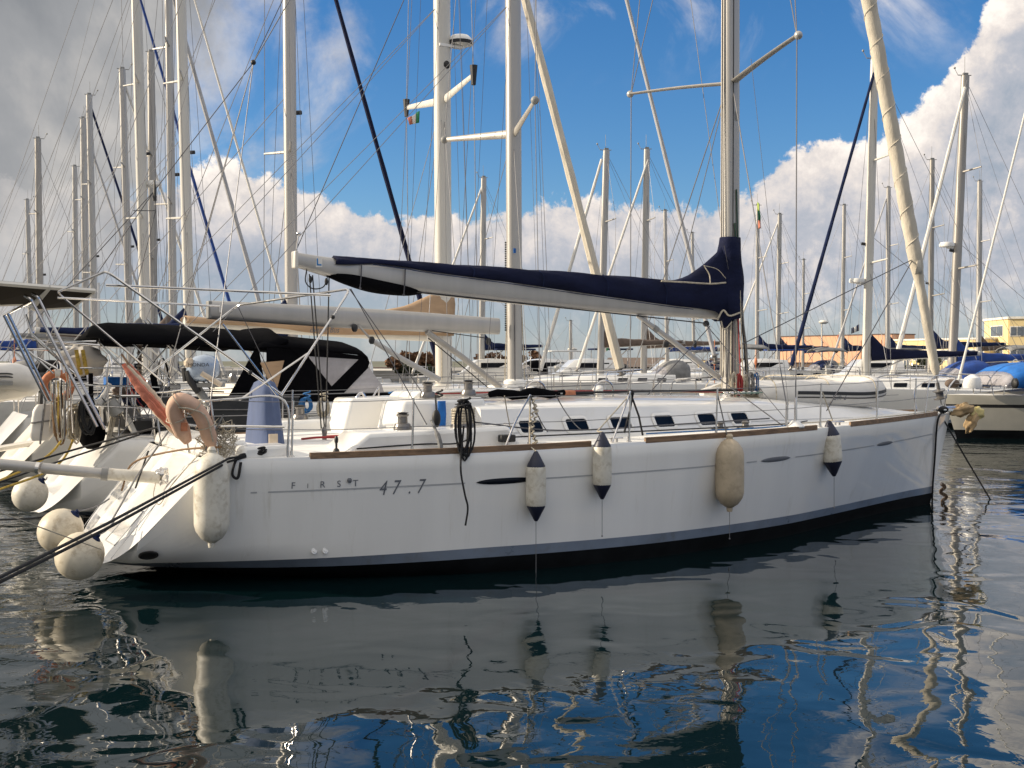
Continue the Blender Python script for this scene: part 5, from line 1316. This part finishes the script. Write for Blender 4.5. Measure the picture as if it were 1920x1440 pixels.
# small things hung on the arch and rails: coiled lines and fenders
coil(q(140, 760, -.9), .12, .32, 7, .014, creamr, 'cream rope coil hanging under the solar arch', 31, frame=f1)
coil(q(112, 745, -1.1), .10, .36, 6, .014, mat('brown rope', (.2, .12, .06), .8), 'brownish rope coil hanging beside the lifebuoy', 32, frame=f1)
coil(q(165, 745, -1.2), .13, .28, 8, .016, blackr, 'black hose coil hanging behind the arch legs', 33, frame=f1)
g = G(); g.ball(q(172, 812, -.5), .26, 14, 9, (.8, .8, 1)); g.tube([q(160, 775, -.5), q(180, 765, -.5)], .12, 10); solo(g, 'outboard_motor', blackc, 'dark covered outboard motor low on the next stern', 'outboard motor', f1)

g = G(); g.box((1.25, 0, 1.49), (1.9, 2.2, .16)); g.build('cockpit_well', rubber, K1)
g = G(); g.box((.2, -.4, 1.62), (.5, .9, .3)); g.build('locker', greyc, K1, bevel=.04)
for a, b, r_, yv in (((185, 640), (295, 760), .013, -.8), ((215, 612), (330, 722), .013, -.6), ((270, 600), (395, 730), .012, -.2), ((276, 598), (402, 728), .012, -.15), ((60, 625), (130, 690), .016, -1.3), ((160, 722), (300, 726), .014, -1.4), ((166, 760), (285, 766), .012, -1.4),
        ((280, 640), (235, 700), .014, .3), ((322, 640), (262, 712), .014, .4), ((185, 530), (186, 665), .022, .9), ((116, 640), (180, 640), .014, -1.1), ((50, 655), (100, 700), .014, -1.2), ((240, 700), (236, 800), .015, -1.3), ((258, 700), (250, 790), .015, -1.3), ((130, 700), (136, 812), .014, -1.2), ((200, 690), (204, 790), .013, -1.4), ((150, 690), (250, 690), .012, -1.0), ((300, 690), (290, 800), .012, -.6), ((310, 730), (420, 735), .012, -.4)):
    g = G(); g.tube([q(a[0], a[1], yv), q(b[0], b[1], yv)], r_, 6); g.build('rail_tube', steel, K1)
for i in range(9):
    x_ = 96 + i * 4 + rnd.uniform(-1, 1); g = G(); g.tube(cat_spline([q(x_, 715 + rnd.uniform(-4, 4), -1.2), q(x_ + rnd.uniform(-3, 3), 765, -1.25), q(x_ + rnd.uniform(-5, 8), 805 + rnd.uniform(0, 22), -1.2)]), .011, 5); g.build('hanging_line', [creamr, greyr, creamr, yelr, creamr, blackr][i % 6], K1)
for i in range(12):
    a = (rnd.uniform(120, 300), rnd.uniform(690, 760)); b = (a[0] + rnd.uniform(-30, 60), a[1] + rnd.uniform(25, 70)); g = G(); g.tube(sag(q(a[0], a[1], -1.2), q(b[0], b[1], -1.3), .08, 8), .008, 5); g.build('slack_line', [creamr, blackr, greyr, wireD, bluer, redm][i % 6], K1)
for px_, py_, r_, m_, nm in ((250, 745, .16, navy2, 'stuff_bag'), (275, 752, .13, rubber, 'stuff_bag'), (225, 735, .12, brownc, 'stuff_bag'), (152, 790, .16, rubber, 'stuff_bag'), (300, 735, .12, greyc, 'stuff_bag')):
    blob(nm, tuple(q(px_, py_, -.7)), r_, (1, .9, .8), m_, K1, int(px_))
g = G(); g.tube([q(262, 640, .6), q(262, 716, .6)], .035, 8); g.build('ladder_post', brownc, K1)
g = G()
for i in range(9): g.tube([q(256, 646 + i * 8, .55), q(268, 646 + i * 8, .55)], .012, 5)
g.build('ladder_steps', alu, K1)
# ---- third yacht of the row: tan stack pack, thick pale mast with radar
o2 = off(2)
K2, f2, d2 = yachtlike('yacht with tan sail cover and thick pale mast carrying a white radar dome', 835, 27.5, 29, L=15.2, um=8.56, H=1.45, Hm=24, mw=25, near=True, org=o2, boom=False, furl=genoa, hullm=gel2, spr=0, mastm=aluW,
    stayf=((985, 0), (1168, 712), 1.0, 20), gear=False, wr=.007, group=None)
q2 = f2.y
g = G(); g.add([], []); 
bm2 = [q2(px_, py_, 0) for px_, py_ in ((345, 606), (500, 612), (700, 624), (830, 630))]
g.tube(bm2, .14, 10, flat=.8); g.build('boom', aluW, K2)
g = G(); rings = []
tt2 = curve([(345, 592), (420, 598), (560, 590), (660, 592), (720, 582), (770, 570), (800, 556), (822, 545), (846, 546)]); tb2 = curve([(345, 606), (500, 614), (600, 627), (700, 628), (846, 630)])
for i in range(41):
    px_ = 345 + 501 * i / 40; hi, lo = q2(px_, tt2(px_), 0), q2(px_, tb2(px_), 0); w = .24 - .05 * abs(i / 20 - 1); ring = []
    for j in range(13):
        t = math.pi * j / 12; ring.append((lo.x + .03 * math.sin(i * 1.4 + j), -w * math.cos(t) * (1 + .1 * math.sin(i * .9 + j * .6)), lo.z + (hi.z - lo.z) * math.sin(t) ** .5))
    rings.append(ring)
g.loft(rings, False); c2 = g.build('sail_cover', tan, K2, thick=.01)
vs, fs = letters('oyager Bus', .17, .3, 1.0, .9); a = q2(580, 623, -.26); g = G(); g.add([a + Vector((x, 0, yy)) for x, yy in vs], fs); g.build('letters', letter, c2, smooth=False)
tN, tF, rt = q2(888, 140, -1.9), q2(762, 202, 1.9), q2(830, 188, 0)
for tip in (tN, tF):
    sd = 1 if tip.y > 0 else -1; g = G(); g.tube([rt + Vector((0, sd * .1, 0)), tip], [.10, .055], 10, flat=.45, up=(0, 0, 1)); sp = g.build('spreader', aluW, K2)
    g = G(); g.tube([tip + Vector((0, 0, -.22)), tip + Vector((0, 0, .2))], [.05, .09], 8); g.build('spreader_end', rubber, sp)
    stay(tip, Vector((tip.x + .1, tip.y * 1.02, 1.6)), .010, 'shroud', wire, K2); stay(tip, Vector((8.4, sd * 1.3, 17)), .009, 'shroud', wire, K2); stay(rt, Vector((tip.x - .2, tip.y, 1.6)), .008, 'shroud', wire, K2)
    stay(rt, Vector((tip.x - 1.2, tip.y, 1.6)), .008, 'shroud', wire, K2)
rc = q2(863, 78, -.1)
g = G(); g.lathe([(.10, -.10), (.27, -.08), (.29, -.02), (.28, .05), (.20, .13), (.0, .15)], 22, rc); rd = g.build('radar_dome', gel, K2)
g = G(); g.lathe([(.288, -.075), (.296, -.03), (.294, .0)], 22, rc); g.build('dome_band', rubber, rd)
g = G(); g.box(rc + Vector((-.25, 0, -.14)), (.6, .12, .06)); g.build('radar_bracket', gel, K2)
g = G(); g.ball(q2(836, 122, -.1), .1, 10, 7, (1, 1, 1.1)); g.box(q2(836, 108, -.1), (.1, .08, .2)); g.build('steaming_lamp', rubber, K2)
def flag(label, fr, ps, cols, par=None, vertical=True, frm=None):
    t = thing('flag', label, 'flag', fr, tuple(ps[0])); a, b, c_, d = [Vector(p) for p in ps]; n_ = len(cols)
    for k, m_ in enumerate(cols):
        g = G(); rings = []
        for i in range(6):
            f = (k + i / 5) / n_; wv = .05 * math.sin(f * 9) * (b - a).length
            rings.append([a.lerp(b, f) + Vector((0, wv, wv * .6)), a.lerp(b, f).lerp(d.lerp(c_, f), .5) + Vector((0, -wv, wv * .3)), d.lerp(c_, f) + Vector((0, wv, 0))])
        g.loft(rings, False); g.build('stripe', m_, t, thick=.006)
flag('small green and red courtesy flag drooping below the pale mast spreader', f2, [q2(787, 208, 1.4), q2(764, 222, 1.4), q2(768, 234, 1.4), q2(786, 230, 1.4)], [greenf, whitef, redf])
# dinghy on davits, far left; gangplank
dd = thing('inflatable_dinghy', 'grey and cream inflatable dinghy hanging in davits at the left edge', 'dinghy', f2, tuple(q2(20, 720, -1)))
g = G(); pp = [q2(-60, 712, -1.9), q2(-10, 706, -1.9), q2(25, 706, -1.9), q2(46, 712, -1.7), q2(52, 720, -1.2), q2(46, 712, -.6), q2(0, 706, -.4)]
pp = cat_spline(pp, 5); g.tube(pp, .24, 14); tbn = g.build('tube', hyp, dd)
g = G(); rings = []
for i in range(9):
    f = i / 8; p = q2(-60 + 105 * f, 724, -1.2); rings.append([p + Vector((0, w_, z_)) for w_, z_ in ((-.7, .0), (-.5, -.28 * (1 - f * .4)), (0, -.42 * (1 - f * .5)), (.5, -.28), (.7, 0))])
g.loft(rings, False); g.build('hull', gel2, dd)
for dz in (-6, 0): g = G(); g.tube(cat_spline([q2(-60, 712 + dz, -2.15), q2(-10, 707 + dz, -2.15), q2(25, 708 + dz, -2.13), q2(50, 722 + dz, -1.75)]), .012, 6); g.build('stripe', rubber, dd)
g = G(); g.box(q2(4, 719, -2.16), (.35, .04, .07)); g.build('handle', greym, dd)
g = G(); a, b = q2(-40, 848, -.2), q2(100, 824, -.2); g.tube([a, b], .06, 6, flat=3.0, up=(0, 0, 1)); solo(g, 'gangplank', gel2, 'cream gangplank sloping up to the stern at the left edge', 'gangplank', f2)

# ---- rest of the row on the left and the boats across the fairway
o3 = off(3)
K3, f3, d3 = yachtlike('yacht with tall slim mast and dark furled headsail left of the pale thick mast', 547, 31.3, 29, L=12.4, um=6.75, org=o3, topx=542, topy=0, Hm=19, mw=19, H=1.3, cover=navy2, stayf=((630, 0), (830, 712), 1.0, 11), furl=navy, spr=2, near=False, hullm=gel, wr=.009)
nd3 = f3.at(475, 117, 30); stay(f3.at(560, -64, 31.3), nd3, .012, 'backstay', wireD, K3)
bl3 = f3.at(290, 357, 29); g = G(); g.ball(nd3, .07, 8, 6); g.build('bridle_block', rubber, K3); g = G(); g.tube([bl3 + Vector((0, 0, .25)), bl3 - Vector((0, 0, .25))], [.02, .05], 6); g.build('bridle_block', rubber, K3)
for a, b in ((nd3, bl3), (bl3, f3.at(-15, 690, 28)), (bl3, f3.at(60, 690, 28)), (nd3, f3.at(355, 545, 29)), (f3.at(355, 545, 29), f3.at(315, 720, 29)), (bl3, f3.at(292, 395, 29)), (f3.at(292, 395, 29), f3.at(250, 395, 29)), (f3.at(292, 395, 29), f3.at(240, 600, 29))): stay(a, b, .011, 'backstay', wireD, K3)
def A(label, bx_, Y, tx, ty, mw, L=12, Hm=None, **k):
    k.setdefault('cover', rnd.choice([navy2, blue2, greyc, brownc])); k.setdefault('hood', rnd.choice([navy2, blackc, greyc, blue2])); k.setdefault('hullm', rnd.choice([gelF, gelF, gel])); return yachtlike(label, bx_, Y, k.pop('head', 29), L=L, topx=tx, topy=ty, mw=mw, Hm=Hm, **k)
A('yacht on the left with white mast and white furled sail crossing two masts', 357, 37.5, 339, 0, 16, 13, 19, stayf=((365, 0), (540, 600), .9, 6), furl=sailW, mastm=aluW, spr=3)
A('yacht on the left with slender mast directly left of the thickest left mast', 326, 42, 316, 0, 12, 12, 19, stayf=((365, 345), (440, 600), .9, 7), furl=blue2, spr=2)
A('yacht on the left with radar dome on a tall white mast', 275, 45, 256, 0, 16, 13.5, 22, radar=344, furl=sailG, mastm=aluW, spr=3)
A('yacht on the left with grey mast top just right of the tall white radar mast', 289, 55, 283, 98, 12, 12, furl=None, mastm=aluD)
A('yacht on the left with wind vane on its mast top beside the radar mast', 245, 58, 229, 130, 11, 12, furl=sailW)
A('yacht on the left with the second tallest mast of the leaning pair', 179, 66, 167, 178, 10, 12, furl=navy2)
A('yacht on the left with the shorter mast of the leaning pair', 162, 70, 156, 222, 10, 12, furl=sailG)
A('yacht on the left with thin low mast beside the leaning pair', 144, 78, 140, 312, 8, 11, furl=None)
A('yacht on the left with lone grey mast and crowded masthead near the left edge', 76, 64, 71, 260, 10, 12, furl=None, mastm=aluD)
A('yacht on the left with the lowest mast at the far left', 60, 90, 51, 375, 7, 10, furl=None)
hd = 186
def Bt(label, bx_, Y, tx, ty, mw, L=12, **k):
    k.setdefault('cover', rnd.choice([navy2, blue2, greyc, brownc, navy2])); k.setdefault('hood', rnd.choice([navy2, blackc, greyc, blue2, None])); k.setdefault('hullm', rnd.choice([gelF, gelF, gel])); return yachtlike(label, bx_, Y, k.pop('head', hd + rnd.uniform(-6, 6)), L=L, topx=tx, topy=ty, mw=mw, side=k.pop('side', -1), **k)
Bt('yacht across the water with mast beside the cream furled sail and brown cover', 1126, 58, 1137, 282, 11, 12, hood=greyc,  cover=brownc, furl=sailW, stayf=((1128, 300), (1010, 705), 1, 8))
Bt('yacht across the water with mast right of centre and grey bimini', 1207, 62, 1213, 280, 10, 12, bim=greyc, furl=sailW, stayf=((1208, 320), (1080, 700), 1, 6))
Bt('yacht across the water with short slim mast behind the big yacht mast', 1251, 88, 1247, 395, 6, 11, hood=navy2,  furl=None)
Bt('yacht across the water with the shortest mast left of the big mast', 1301, 100, 1298, 437, 5, 10, furl=None)
Bt('yacht across the water with mast behind the tan sail cover end', 903, 74, 907, 333, 9, 11.5, hood=blackc,  furl=sailW, head=200)
Bt('yacht across the water with dark cover and slim mast right of the big mast', 1458, 84, 1462, 402, 7, 11, hood=navy2,  furl=sailW)
Bt('yacht across the water whose mast flies a long red and green flag', 1419, 78, 1421, 385, 6, 11, bim=greyc, furl=None)
Bt('yacht across the water with navy sail cover and dark blue furled headsail', 1624, 46, 1640, 110, 13, 13, radar=527, cover=navy, furl=navy2, stayf=((1638, 140), (1480, 700), 1, 8), boomL=.33, boomz=.72, mastm=aluW)
Bt('yacht across the water with thin plain mast left of the navy covered one', 1579, 86, 1583, 385, 6, 11, furl=None)
Bt('yacht across the water with slim mast seen just right of the navy covered one', 1664, 82, 1666, 352, 7, 11, furl=sailG)
Bt('yacht across the water with grey mast between two white furled sails', 1744, 66, 1748, 300, 8, 12, hood=navy2,  furl=None, mastm=aluD, bim=greyc)
Bt('yacht across the water with royal blue sail cover and radar on its mast', 1785, 48, 1810, 142, 13, 13, radar=460, cover=blue2, furl=sailW, stayf=((1808, 170), (1668, 720), 1, 10), boomL=.32, boomz=.60, mastm=aluD)
Bt('yacht across the water with thin mast between the radar mast and the right edge', 1835, 80, 1837, 340, 8, 11, hood=blue2,  furl=None)
Bt('yacht across the water with a very low thin mast right of the covered boom', 1505, 110, 1507, 487, 4, 9, furl=None)
Bt('motor sailer far off with a thin pole mast left of the big vang', 1070, 105, 1070, 602, 5, 9, furl=None, boom=False, spr=0)
# radar domes on three masts
for px_, py_, Y, nm in ((1777, 460, 47.9, 'r1'), (250, 344, 44.9, 'r2'), (1616, 527, 45.9, 'r3'), (1068, 655, 104, 'r4')):
    pass
# right hand yacht: beige hull with dark sheer band, bright blue sprayhood
wR = P(1790, 800, 38); hR = 187
frR = Frame(0, 0, hR); LR = 14.0; uB = 13.0 * LR / 14.5
oR = (wR.x - uB * frR.c, wR.y - uB * frR.s)
KR, fR, dR = yachtlike('beige hulled yacht with dark sheer band and bright blue sprayhood at the right edge', 0, 38, hR, L=LR, um=7.5, org=oR, Hm=18, mw=16, H=1.28, hullm=mat('beige hull paint', (.46, .44, .38), .3, var=.04, coat=.4), strm=anti, band=(1.12, 1.24, rubber), near=True,
    cover=navy2, furl=sailW, stayf=((1925, 200), (1792, 735), 1.0, 5), side=-1, group=None, boomz=.9)
def uR(px_): return fR.pick(px_, 700, 1, 0).x
rings = []
for px_, hz in ((1846, .08), (1853, .32), (1862, .52), (1876, .68), (1894, .76), (1915, .80), (1950, .78), (1990, .7)):
    u = uR(px_); rings.append([(u, 1.3 * math.copysign(abs(math.cos(t)) ** .6, math.cos(t)), 1.62 + hz * math.sin(t) ** .5) for t in [math.pi * j / 12 for j in range(13)]])
g = G(); g.loft(rings[2:], False); g.build('sprayhood', bluec, KR, thick=.02)
g = G(); g.loft(rings[:3], False); g.build('sprayhood_window', glassf, KR, thick=.01)
g = G(); a = fR.at(1823, 742, 37.2); g.lathe([(.28, 0), (.30, .12), (.24, .32), (.08, .42), (0, .43)], 16, (a.x, a.y, 1.62)); g.build('life_raft', gel, KR)
g = G(); a = fR.at(1903, 733, 36.6); g.ball((a.x, a.y, 1.78), .16, 10, 7, (.6, 1, 1.1)); g.build('instrument_cover', rubber, KR)
g = G(); g.ball((13.1 * LR / 14.5, 0, 1.75), .22, 14, 8, (1.1, .8, .7)); g.build('windlass_cover', brownc, KR)
# flags
flag('Italian style green white red flag on a pole beside the cream furled sail', WORLD, [P(1141, 640, 60), P(1127, 652, 60), P(1129, 664, 60), P(1141, 656, 60)], [greenf, whitef, redf])
flag('long narrow yellow green and red flag on a slim mast right of the big mast', WORLD, [P(1420, 378, 77), P(1422, 430, 77), P(1427, 428, 77), P(1424, 382, 77)], [mat('lime flag cloth', (.3, .4, .08), .8), greenf, redf])
flag('dark blue striped flag flying above the orange building', WORLD, [P(1611, 608, 90), P(1596, 616, 90), P(1596, 626, 90), P(1611, 620, 90)], [navy2, whitef, navy2])
flag('small red and white flag left of the dark striped flag', WORLD, [P(1575, 622, 90), P(1570, 630, 90), P(1571, 640, 90), P(1577, 634, 90)], [whitef, redf])

# ================================================================== shore
def struct(g, name, m, label, **k):
    o = g.build(name, m, None, WORLD, None, **k); return props(o, label, None, None, 'structure')
concrete = mat('quay concrete', (.30, .28, .25), .9, var=.15, vs=.4)
g = G(); g.box((20, 176, -.1), (420, 60, 2.6)); struct(g, 'far_quay', concrete, 'low concrete quay closing the far side of the basin', smooth=False)
g = G(); g.box((0, 900, -2), (5000, 1380, 5.6)); struct(g, 'land', mat('distant land', (.12, .12, .08), .95, var=.3, vs=.02), 'flat distant land behind the harbour', smooth=False)
def X(px_, Y): return P(px_, 700, Y).x
def Z(py_, Y): return P(960, py_, Y).z
oran = mat('orange rendered wall', (.60, .35, .22), .9, var=.05, vs=.3, dirt=((.48, .28, .18), .5, .55, .4))
brn = mat('brown wall', (.20, .125, .08), .9, var=.15, vs=.3)
yel = mat('yellow rendered wall', (.70, .56, .29), .9, var=.04, vs=.3, dirt=((.66, .54, .3), .4, .55, .35))
yel2 = mat('yellow shaded wall', (.68, .54, .28), .9, var=.04, vs=.3)
wing = mat('building window glass', (.10, .12, .15), .12, var=.2)
rust = mat('dark roof sheet', (.10, .07, .06), .8, var=.2)
whitet = mat('white trim', (.7, .67, .6), .6)
class Bld:
    """building whose long front runs from (px0,Y0) to (px1,Y1)"""
    def __init__(s, label, px0, Y0, px1, Y1, dep, ztop, m, z0=.8, name='building', cat='building'):
        s.a = Vector((X(px0, Y0), Y0, 0)); s.b = Vector((X(px1, Y1), Y1, 0)); s.d = (s.b - s.a); s.L = s.d.length; s.ang = math.degrees(math.atan2(s.d.y, s.d.x))
        s.fr = Frame(s.a.x, s.a.y, s.ang); s.t = thing(name, label, cat, s.fr, (0, 0, z0)); s.zt = ztop; s.z0 = z0; s.dep = dep
        g = G(); g.box((s.L / 2, dep / 2, (z0 + ztop) / 2), (s.L, dep, ztop - z0)); g.build('wall', m, s.t, smooth=False)
    def roof(s, m=whitet, h=.35, o=.25):
        g = G(); g.box((s.L / 2, s.dep / 2, s.zt + h / 2), (s.L + o * 2, s.dep + o * 2, h)); g.build('roof_edge', m, s.t, smooth=False)
    def win(s, px_, w, z, h, m=wing, name='window', sill=True):
        # column px_ on the front plane
        p = s.fr.pick(px_, 700, 1, 0); fr_ = G(); fr_.box((p.x, -.02, z), (w + .24, .10, h + .24)); f = fr_.build(name, whitet, s.t, smooth=False)
        g = G(); g.box((p.x - w / 4 - .02, -.08, z), (w / 2 - .08, .04, h)); g.build('pane', m, f, smooth=False); g = G(); g.box((p.x + w / 4 + .02, -.08, z), (w / 2 - .08, .04, h)); g.build('pane', m, f, smooth=False)
YB = 168
b = Bld('long orange warehouse with plain sunlit wall behind the masts', 1458, 196, 1672, 176, 5, Z(632, 196), oran); b.roof(rust, .15, .1)
for i in range(6): 
    g = G(); g.box((b.L * (i + .5) / 6, -.05, b.zt - 3), (.12, .12, 4.5)); g.build('downpipe', oran, b.t, smooth=False)
b = Bld('low brown wall with flat roof in front of the orange warehouse', 1385, 170, 1545, 165, 4, Z(681, 167), brn, name='boundary_wall', cat='wall'); b.roof(rust, .12, .1)
b = Bld('long yellow two storey block with a row of small windows', 1668, 175, 1846, 160, 14, Z(638, 168), yel); b.roof(whitet, .25, .15)
for px_ in (1695, 1725, 1770, 1805, 1830): b.win(px_, 2.4, Z(666, 168), 1.3)
for px_ in (1700, 1740): b.win(px_, 1.0, Z(684, 170), 1.2)
b = Bld('taller yellow stair tower with two storeys of windows at the right edge', 1845, 166, 1890, 157, 9, Z(600, 161), yel); b.roof(whitet, .3, .2)
for zz in (621, 662): b.win(1869, 4.4, Z(zz, 161), 1.3)
b = Bld('shaded yellow wing at the right edge beside the stair tower', 1892, 156.6, 1990, 154.5, 7, Z(600, 161), yel); b.roof(whitet, .3, .2)
for zz in (621, 662):
    for px_ in (1906, 1926): b.win(px_, 1.5, Z(zz, 156), 1.1)
b = Bld('low yellow shed left of the big mast', 1195, 172, 1330, 165, 8, Z(676, 168), yel, name='shed', cat='shed'); b.roof(rust, .1, .1)
b = Bld('small brown kiosk between the low yellow shed and the big mast', 1331, 165, 1384, 163, 5, Z(673, 165), brn, name='kiosk', cat='kiosk'); b.roof(rust, .1, .1)
b = Bld('wide low grey brown tent roofed hall far right of centre', 1128, 140, 1245, 138, 8, Z(688, 139), brownc, name='hall', cat='hall')
g = G(); g.loft([[(u, -.3, b.zt), (u, 4, b.zt + 1.1), (u, 8.3, b.zt)] for u in (0, b.L)], False); g.build('roof', brownc, b.t, smooth=False)
b = Bld('low white harbour shed left of the pale masts', 690, 150, 760, 148, 8, Z(690, 149), gel, name='shed', cat='shed'); b.roof(rust, .1, .1)
b = Bld('long low brown quay shed behind the winches', 880, 160, 1060, 158, 8, Z(688, 159), brn, name='shed', cat='shed'); b.roof(rust, .1, .1)
for px_ in (1552,): 
    b = Bld('small pale yellow box house in front of the orange warehouse', 1541, 163, 1562, 162, 4, Z(680, 162), yel, name='hut', cat='hut')
# trees
leafO = mat('autumn foliage', (.13, .065, .03), .9, var=.45, vs=1.5); leafG = mat('olive foliage', (.035, .042, .015), .9, var=.4, vs=1.5); bark = mat('bark', (.08, .06, .045), .9)
def tree(px_, py_top, Y, wpx, m, label, seed, z0=1.0, name='tree'):
    rr = random.Random(seed); x0 = X(px_, Y); zt = Z(py_top, Y); w = wpx / F * Y; t = thing(name, label, 'tree', WORLD, (x0, Y, z0), 'trees along the far shore')
    g = G(); g.tube([(x0, Y, z0), (x0 + .1, Y, z0 + (zt - z0) * .55)], [.22, .1], 7)
    for k in range(5): a = rr.uniform(0, 6.3); g.tube([(x0 + .05, Y, z0 + (zt - z0) * rr.uniform(.2, .4)), (x0 + w * .35 * math.cos(a), Y + w * .3 * math.sin(a), z0 + (zt - z0) * rr.uniform(.55, .85))], [.09, .03], 5)
    g.build('trunk', bark, t)
    g = G(); cl = [(rr.uniform(-.5, .5) * w * .8, rr.uniform(-.4, .4) * w, z0 + (zt - z0) * rr.uniform(.3, .93), rr.uniform(.14, .26) * w) for _ in range(13)]
    for cx_, cy_, cz_, r_ in cl:
        if cz_ + r_ > zt: cz_ = zt - r_ * rr.uniform(.6, 1)
        for k in range(46):
            v = Vector((rr.gauss(0, 1), rr.gauss(0, 1), rr.gauss(0, 1))).normalized() * r_ * rr.uniform(.5, 1.08); c = Vector((x0 + cx_, Y + cy_, cz_)) + v
            s_ = rr.uniform(.16, .34); e1 = Vector((rr.gauss(0, 1), rr.gauss(0, 1), rr.gauss(0, 1))).normalized() * s_; e2 = e1.orthogonal().normalized() * s_ * .8
            g.add([c - e1, c + e2, c + e1, c - e2], [(0, 1, 2, 3)])
    g.build('crown', m, t, smooth=False)
ti = 0
for px_, py_, w_, m_, lab in ((745, 668, 34, leafO, 'rust brown tree far left of the shore row, beside the sprayhood'), (768, 660, 36, leafO, 'rust brown tree second from the left in the shore row'), (790, 662, 36, leafO, 'rust brown tree left of the pale thick mast'),
        (812, 664, 30, leafO, 'rust brown tree half hidden by the pale thick mast'), (758, 684, 40, leafG, 'olive green bush below the left rust brown trees'), (790, 688, 42, leafG, 'olive green bush left of the pale thick mast foot'), (905, 665, 30, leafO, 'rust brown tree between the two neighbouring masts'),
        (925, 661, 32, leafO, 'rust brown tree directly left of the grey neighbouring mast'), (940, 668, 26, leafO, 'small rust brown tree touching the grey neighbouring mast'), (978, 668, 26, leafO, 'rust brown tree directly right of the grey neighbouring mast'), (1008, 660, 26, leafO, 'lone rust brown tree right of the grey mast'), (1742, 672, 40, leafG, 'green shrub in front of the yellow block'), (1715, 686, 30, leafG, 'small green shrub by the yellow block')):
    ti += 1; tree(px_, py_, 135 if px_ < 1100 else 150, w_, m_, lab, ti)
# street lamps / poles on the quay
for px_, top_, lab in ((1541, 600, 'white lamp pole in front of the orange warehouse'), (1070, 603, 'thin pole with a small dome left of the vang')):
    t = thing('lamp_pole', lab, 'lamp pole', WORLD, tuple(P(px_, 700, 120))); g = G(); a = P(px_, top_, 120); g.tube([(a.x, 120, 0.5), tuple(a)], [.1, .06], 6); g.build('pole', aluW, t)
    g = G(); g.ball(tuple(P(px_ + 3, top_ + 4 if px_ > 1500 else 655, 120)), .35, 8, 6, (1.4, 1, .6)); g.build('lamp', whitet, t)
# pontoon clutter across the basin: low motor boats that fill the gaps
def motorboat(label, px_, Y, L, head, m, canopy):
    fr = Frame(X(px_, Y), Y, head); t = thing('motor_boat', label, 'motor boat', fr, (0, 0, 0), 'small motor boats across the basin')
    hull(t, m, stripe, anti, L, L * .34, 1.15, nu=14, fine=False); k = L / 14.5
    g = G(); rings = []
    for i, (u, w, z) in enumerate(((2, 1.6, 1.9), (2.2, 1.6, 2.5), (5, 1.5, 2.6), (6.6, 1.3, 2.5), (8.2, 1.0, 1.75), (11, .5, 1.5))):
        rings.append([(u * k, w_ * w * k * 1.1, 1.1 + (z - 1.1) * e) for w_, e in ((-1.1, 0), (-1, .8), (-.8, 1), (.8, 1), (1, .8), (1.1, 0))])
    g.loft(rings, False); g.build('cabin', m, t)
    g = G(); g.box((4.6 * k, 0, 2.18), (3.4 * k, 3.42 * k * 1.0, .3)); g.build('window_band', glassd, t, smooth=False)
    if canopy: g = G(); g.box((2.2 * k, 0, 3.15), (4.4 * k, 2.6 * k, .1)); g.build('canopy', canopy, t, bevel=.03); [stay((u, sd * 1.2 * k, 1.3), (u, sd * 1.2 * k, 3.1), .03, 'canopy_post', steel, t) for u in (.6 * k, 4.0 * k) for sd in (-1, 1)]
for i, (px_, Y, L, hd_, m_, cn, lab) in enumerate([(1090, 88, 9, 200, gel, gel, 'white flybridge motor boat far off right of the grey mast'), (640, 70, 9, 195, gel2, None, 'cream motor boat glimpsed under the tan sail cover'), (1330, 92, 8, 185, gel, greyc, 'white motor boat with grey canopy behind the vang'),
        (1500, 78, 8, 190, gel, blue2, 'white motor boat with blue canopy right of the big mast'), (1000, 74, 8, 192, gel2, navy2, 'cream motor boat with navy canopy beside the grey mast foot'), (120, 60, 10, 29, gel, gel, 'white hardtop motor boat seen through the stern arch at left'), (730, 90, 9, 188, gel, None, 'white motor boat off the sprayhood end'), (1720, 70, 8, 184, gel, greyc, 'white motor boat with grey canopy behind the bow'), (1180, 72, 8, 194, gel, navy2, 'white motor boat with navy canopy near the cream furled sail foot')]):
    motorboat(lab, px_, Y, L, hd_, m_, cn)
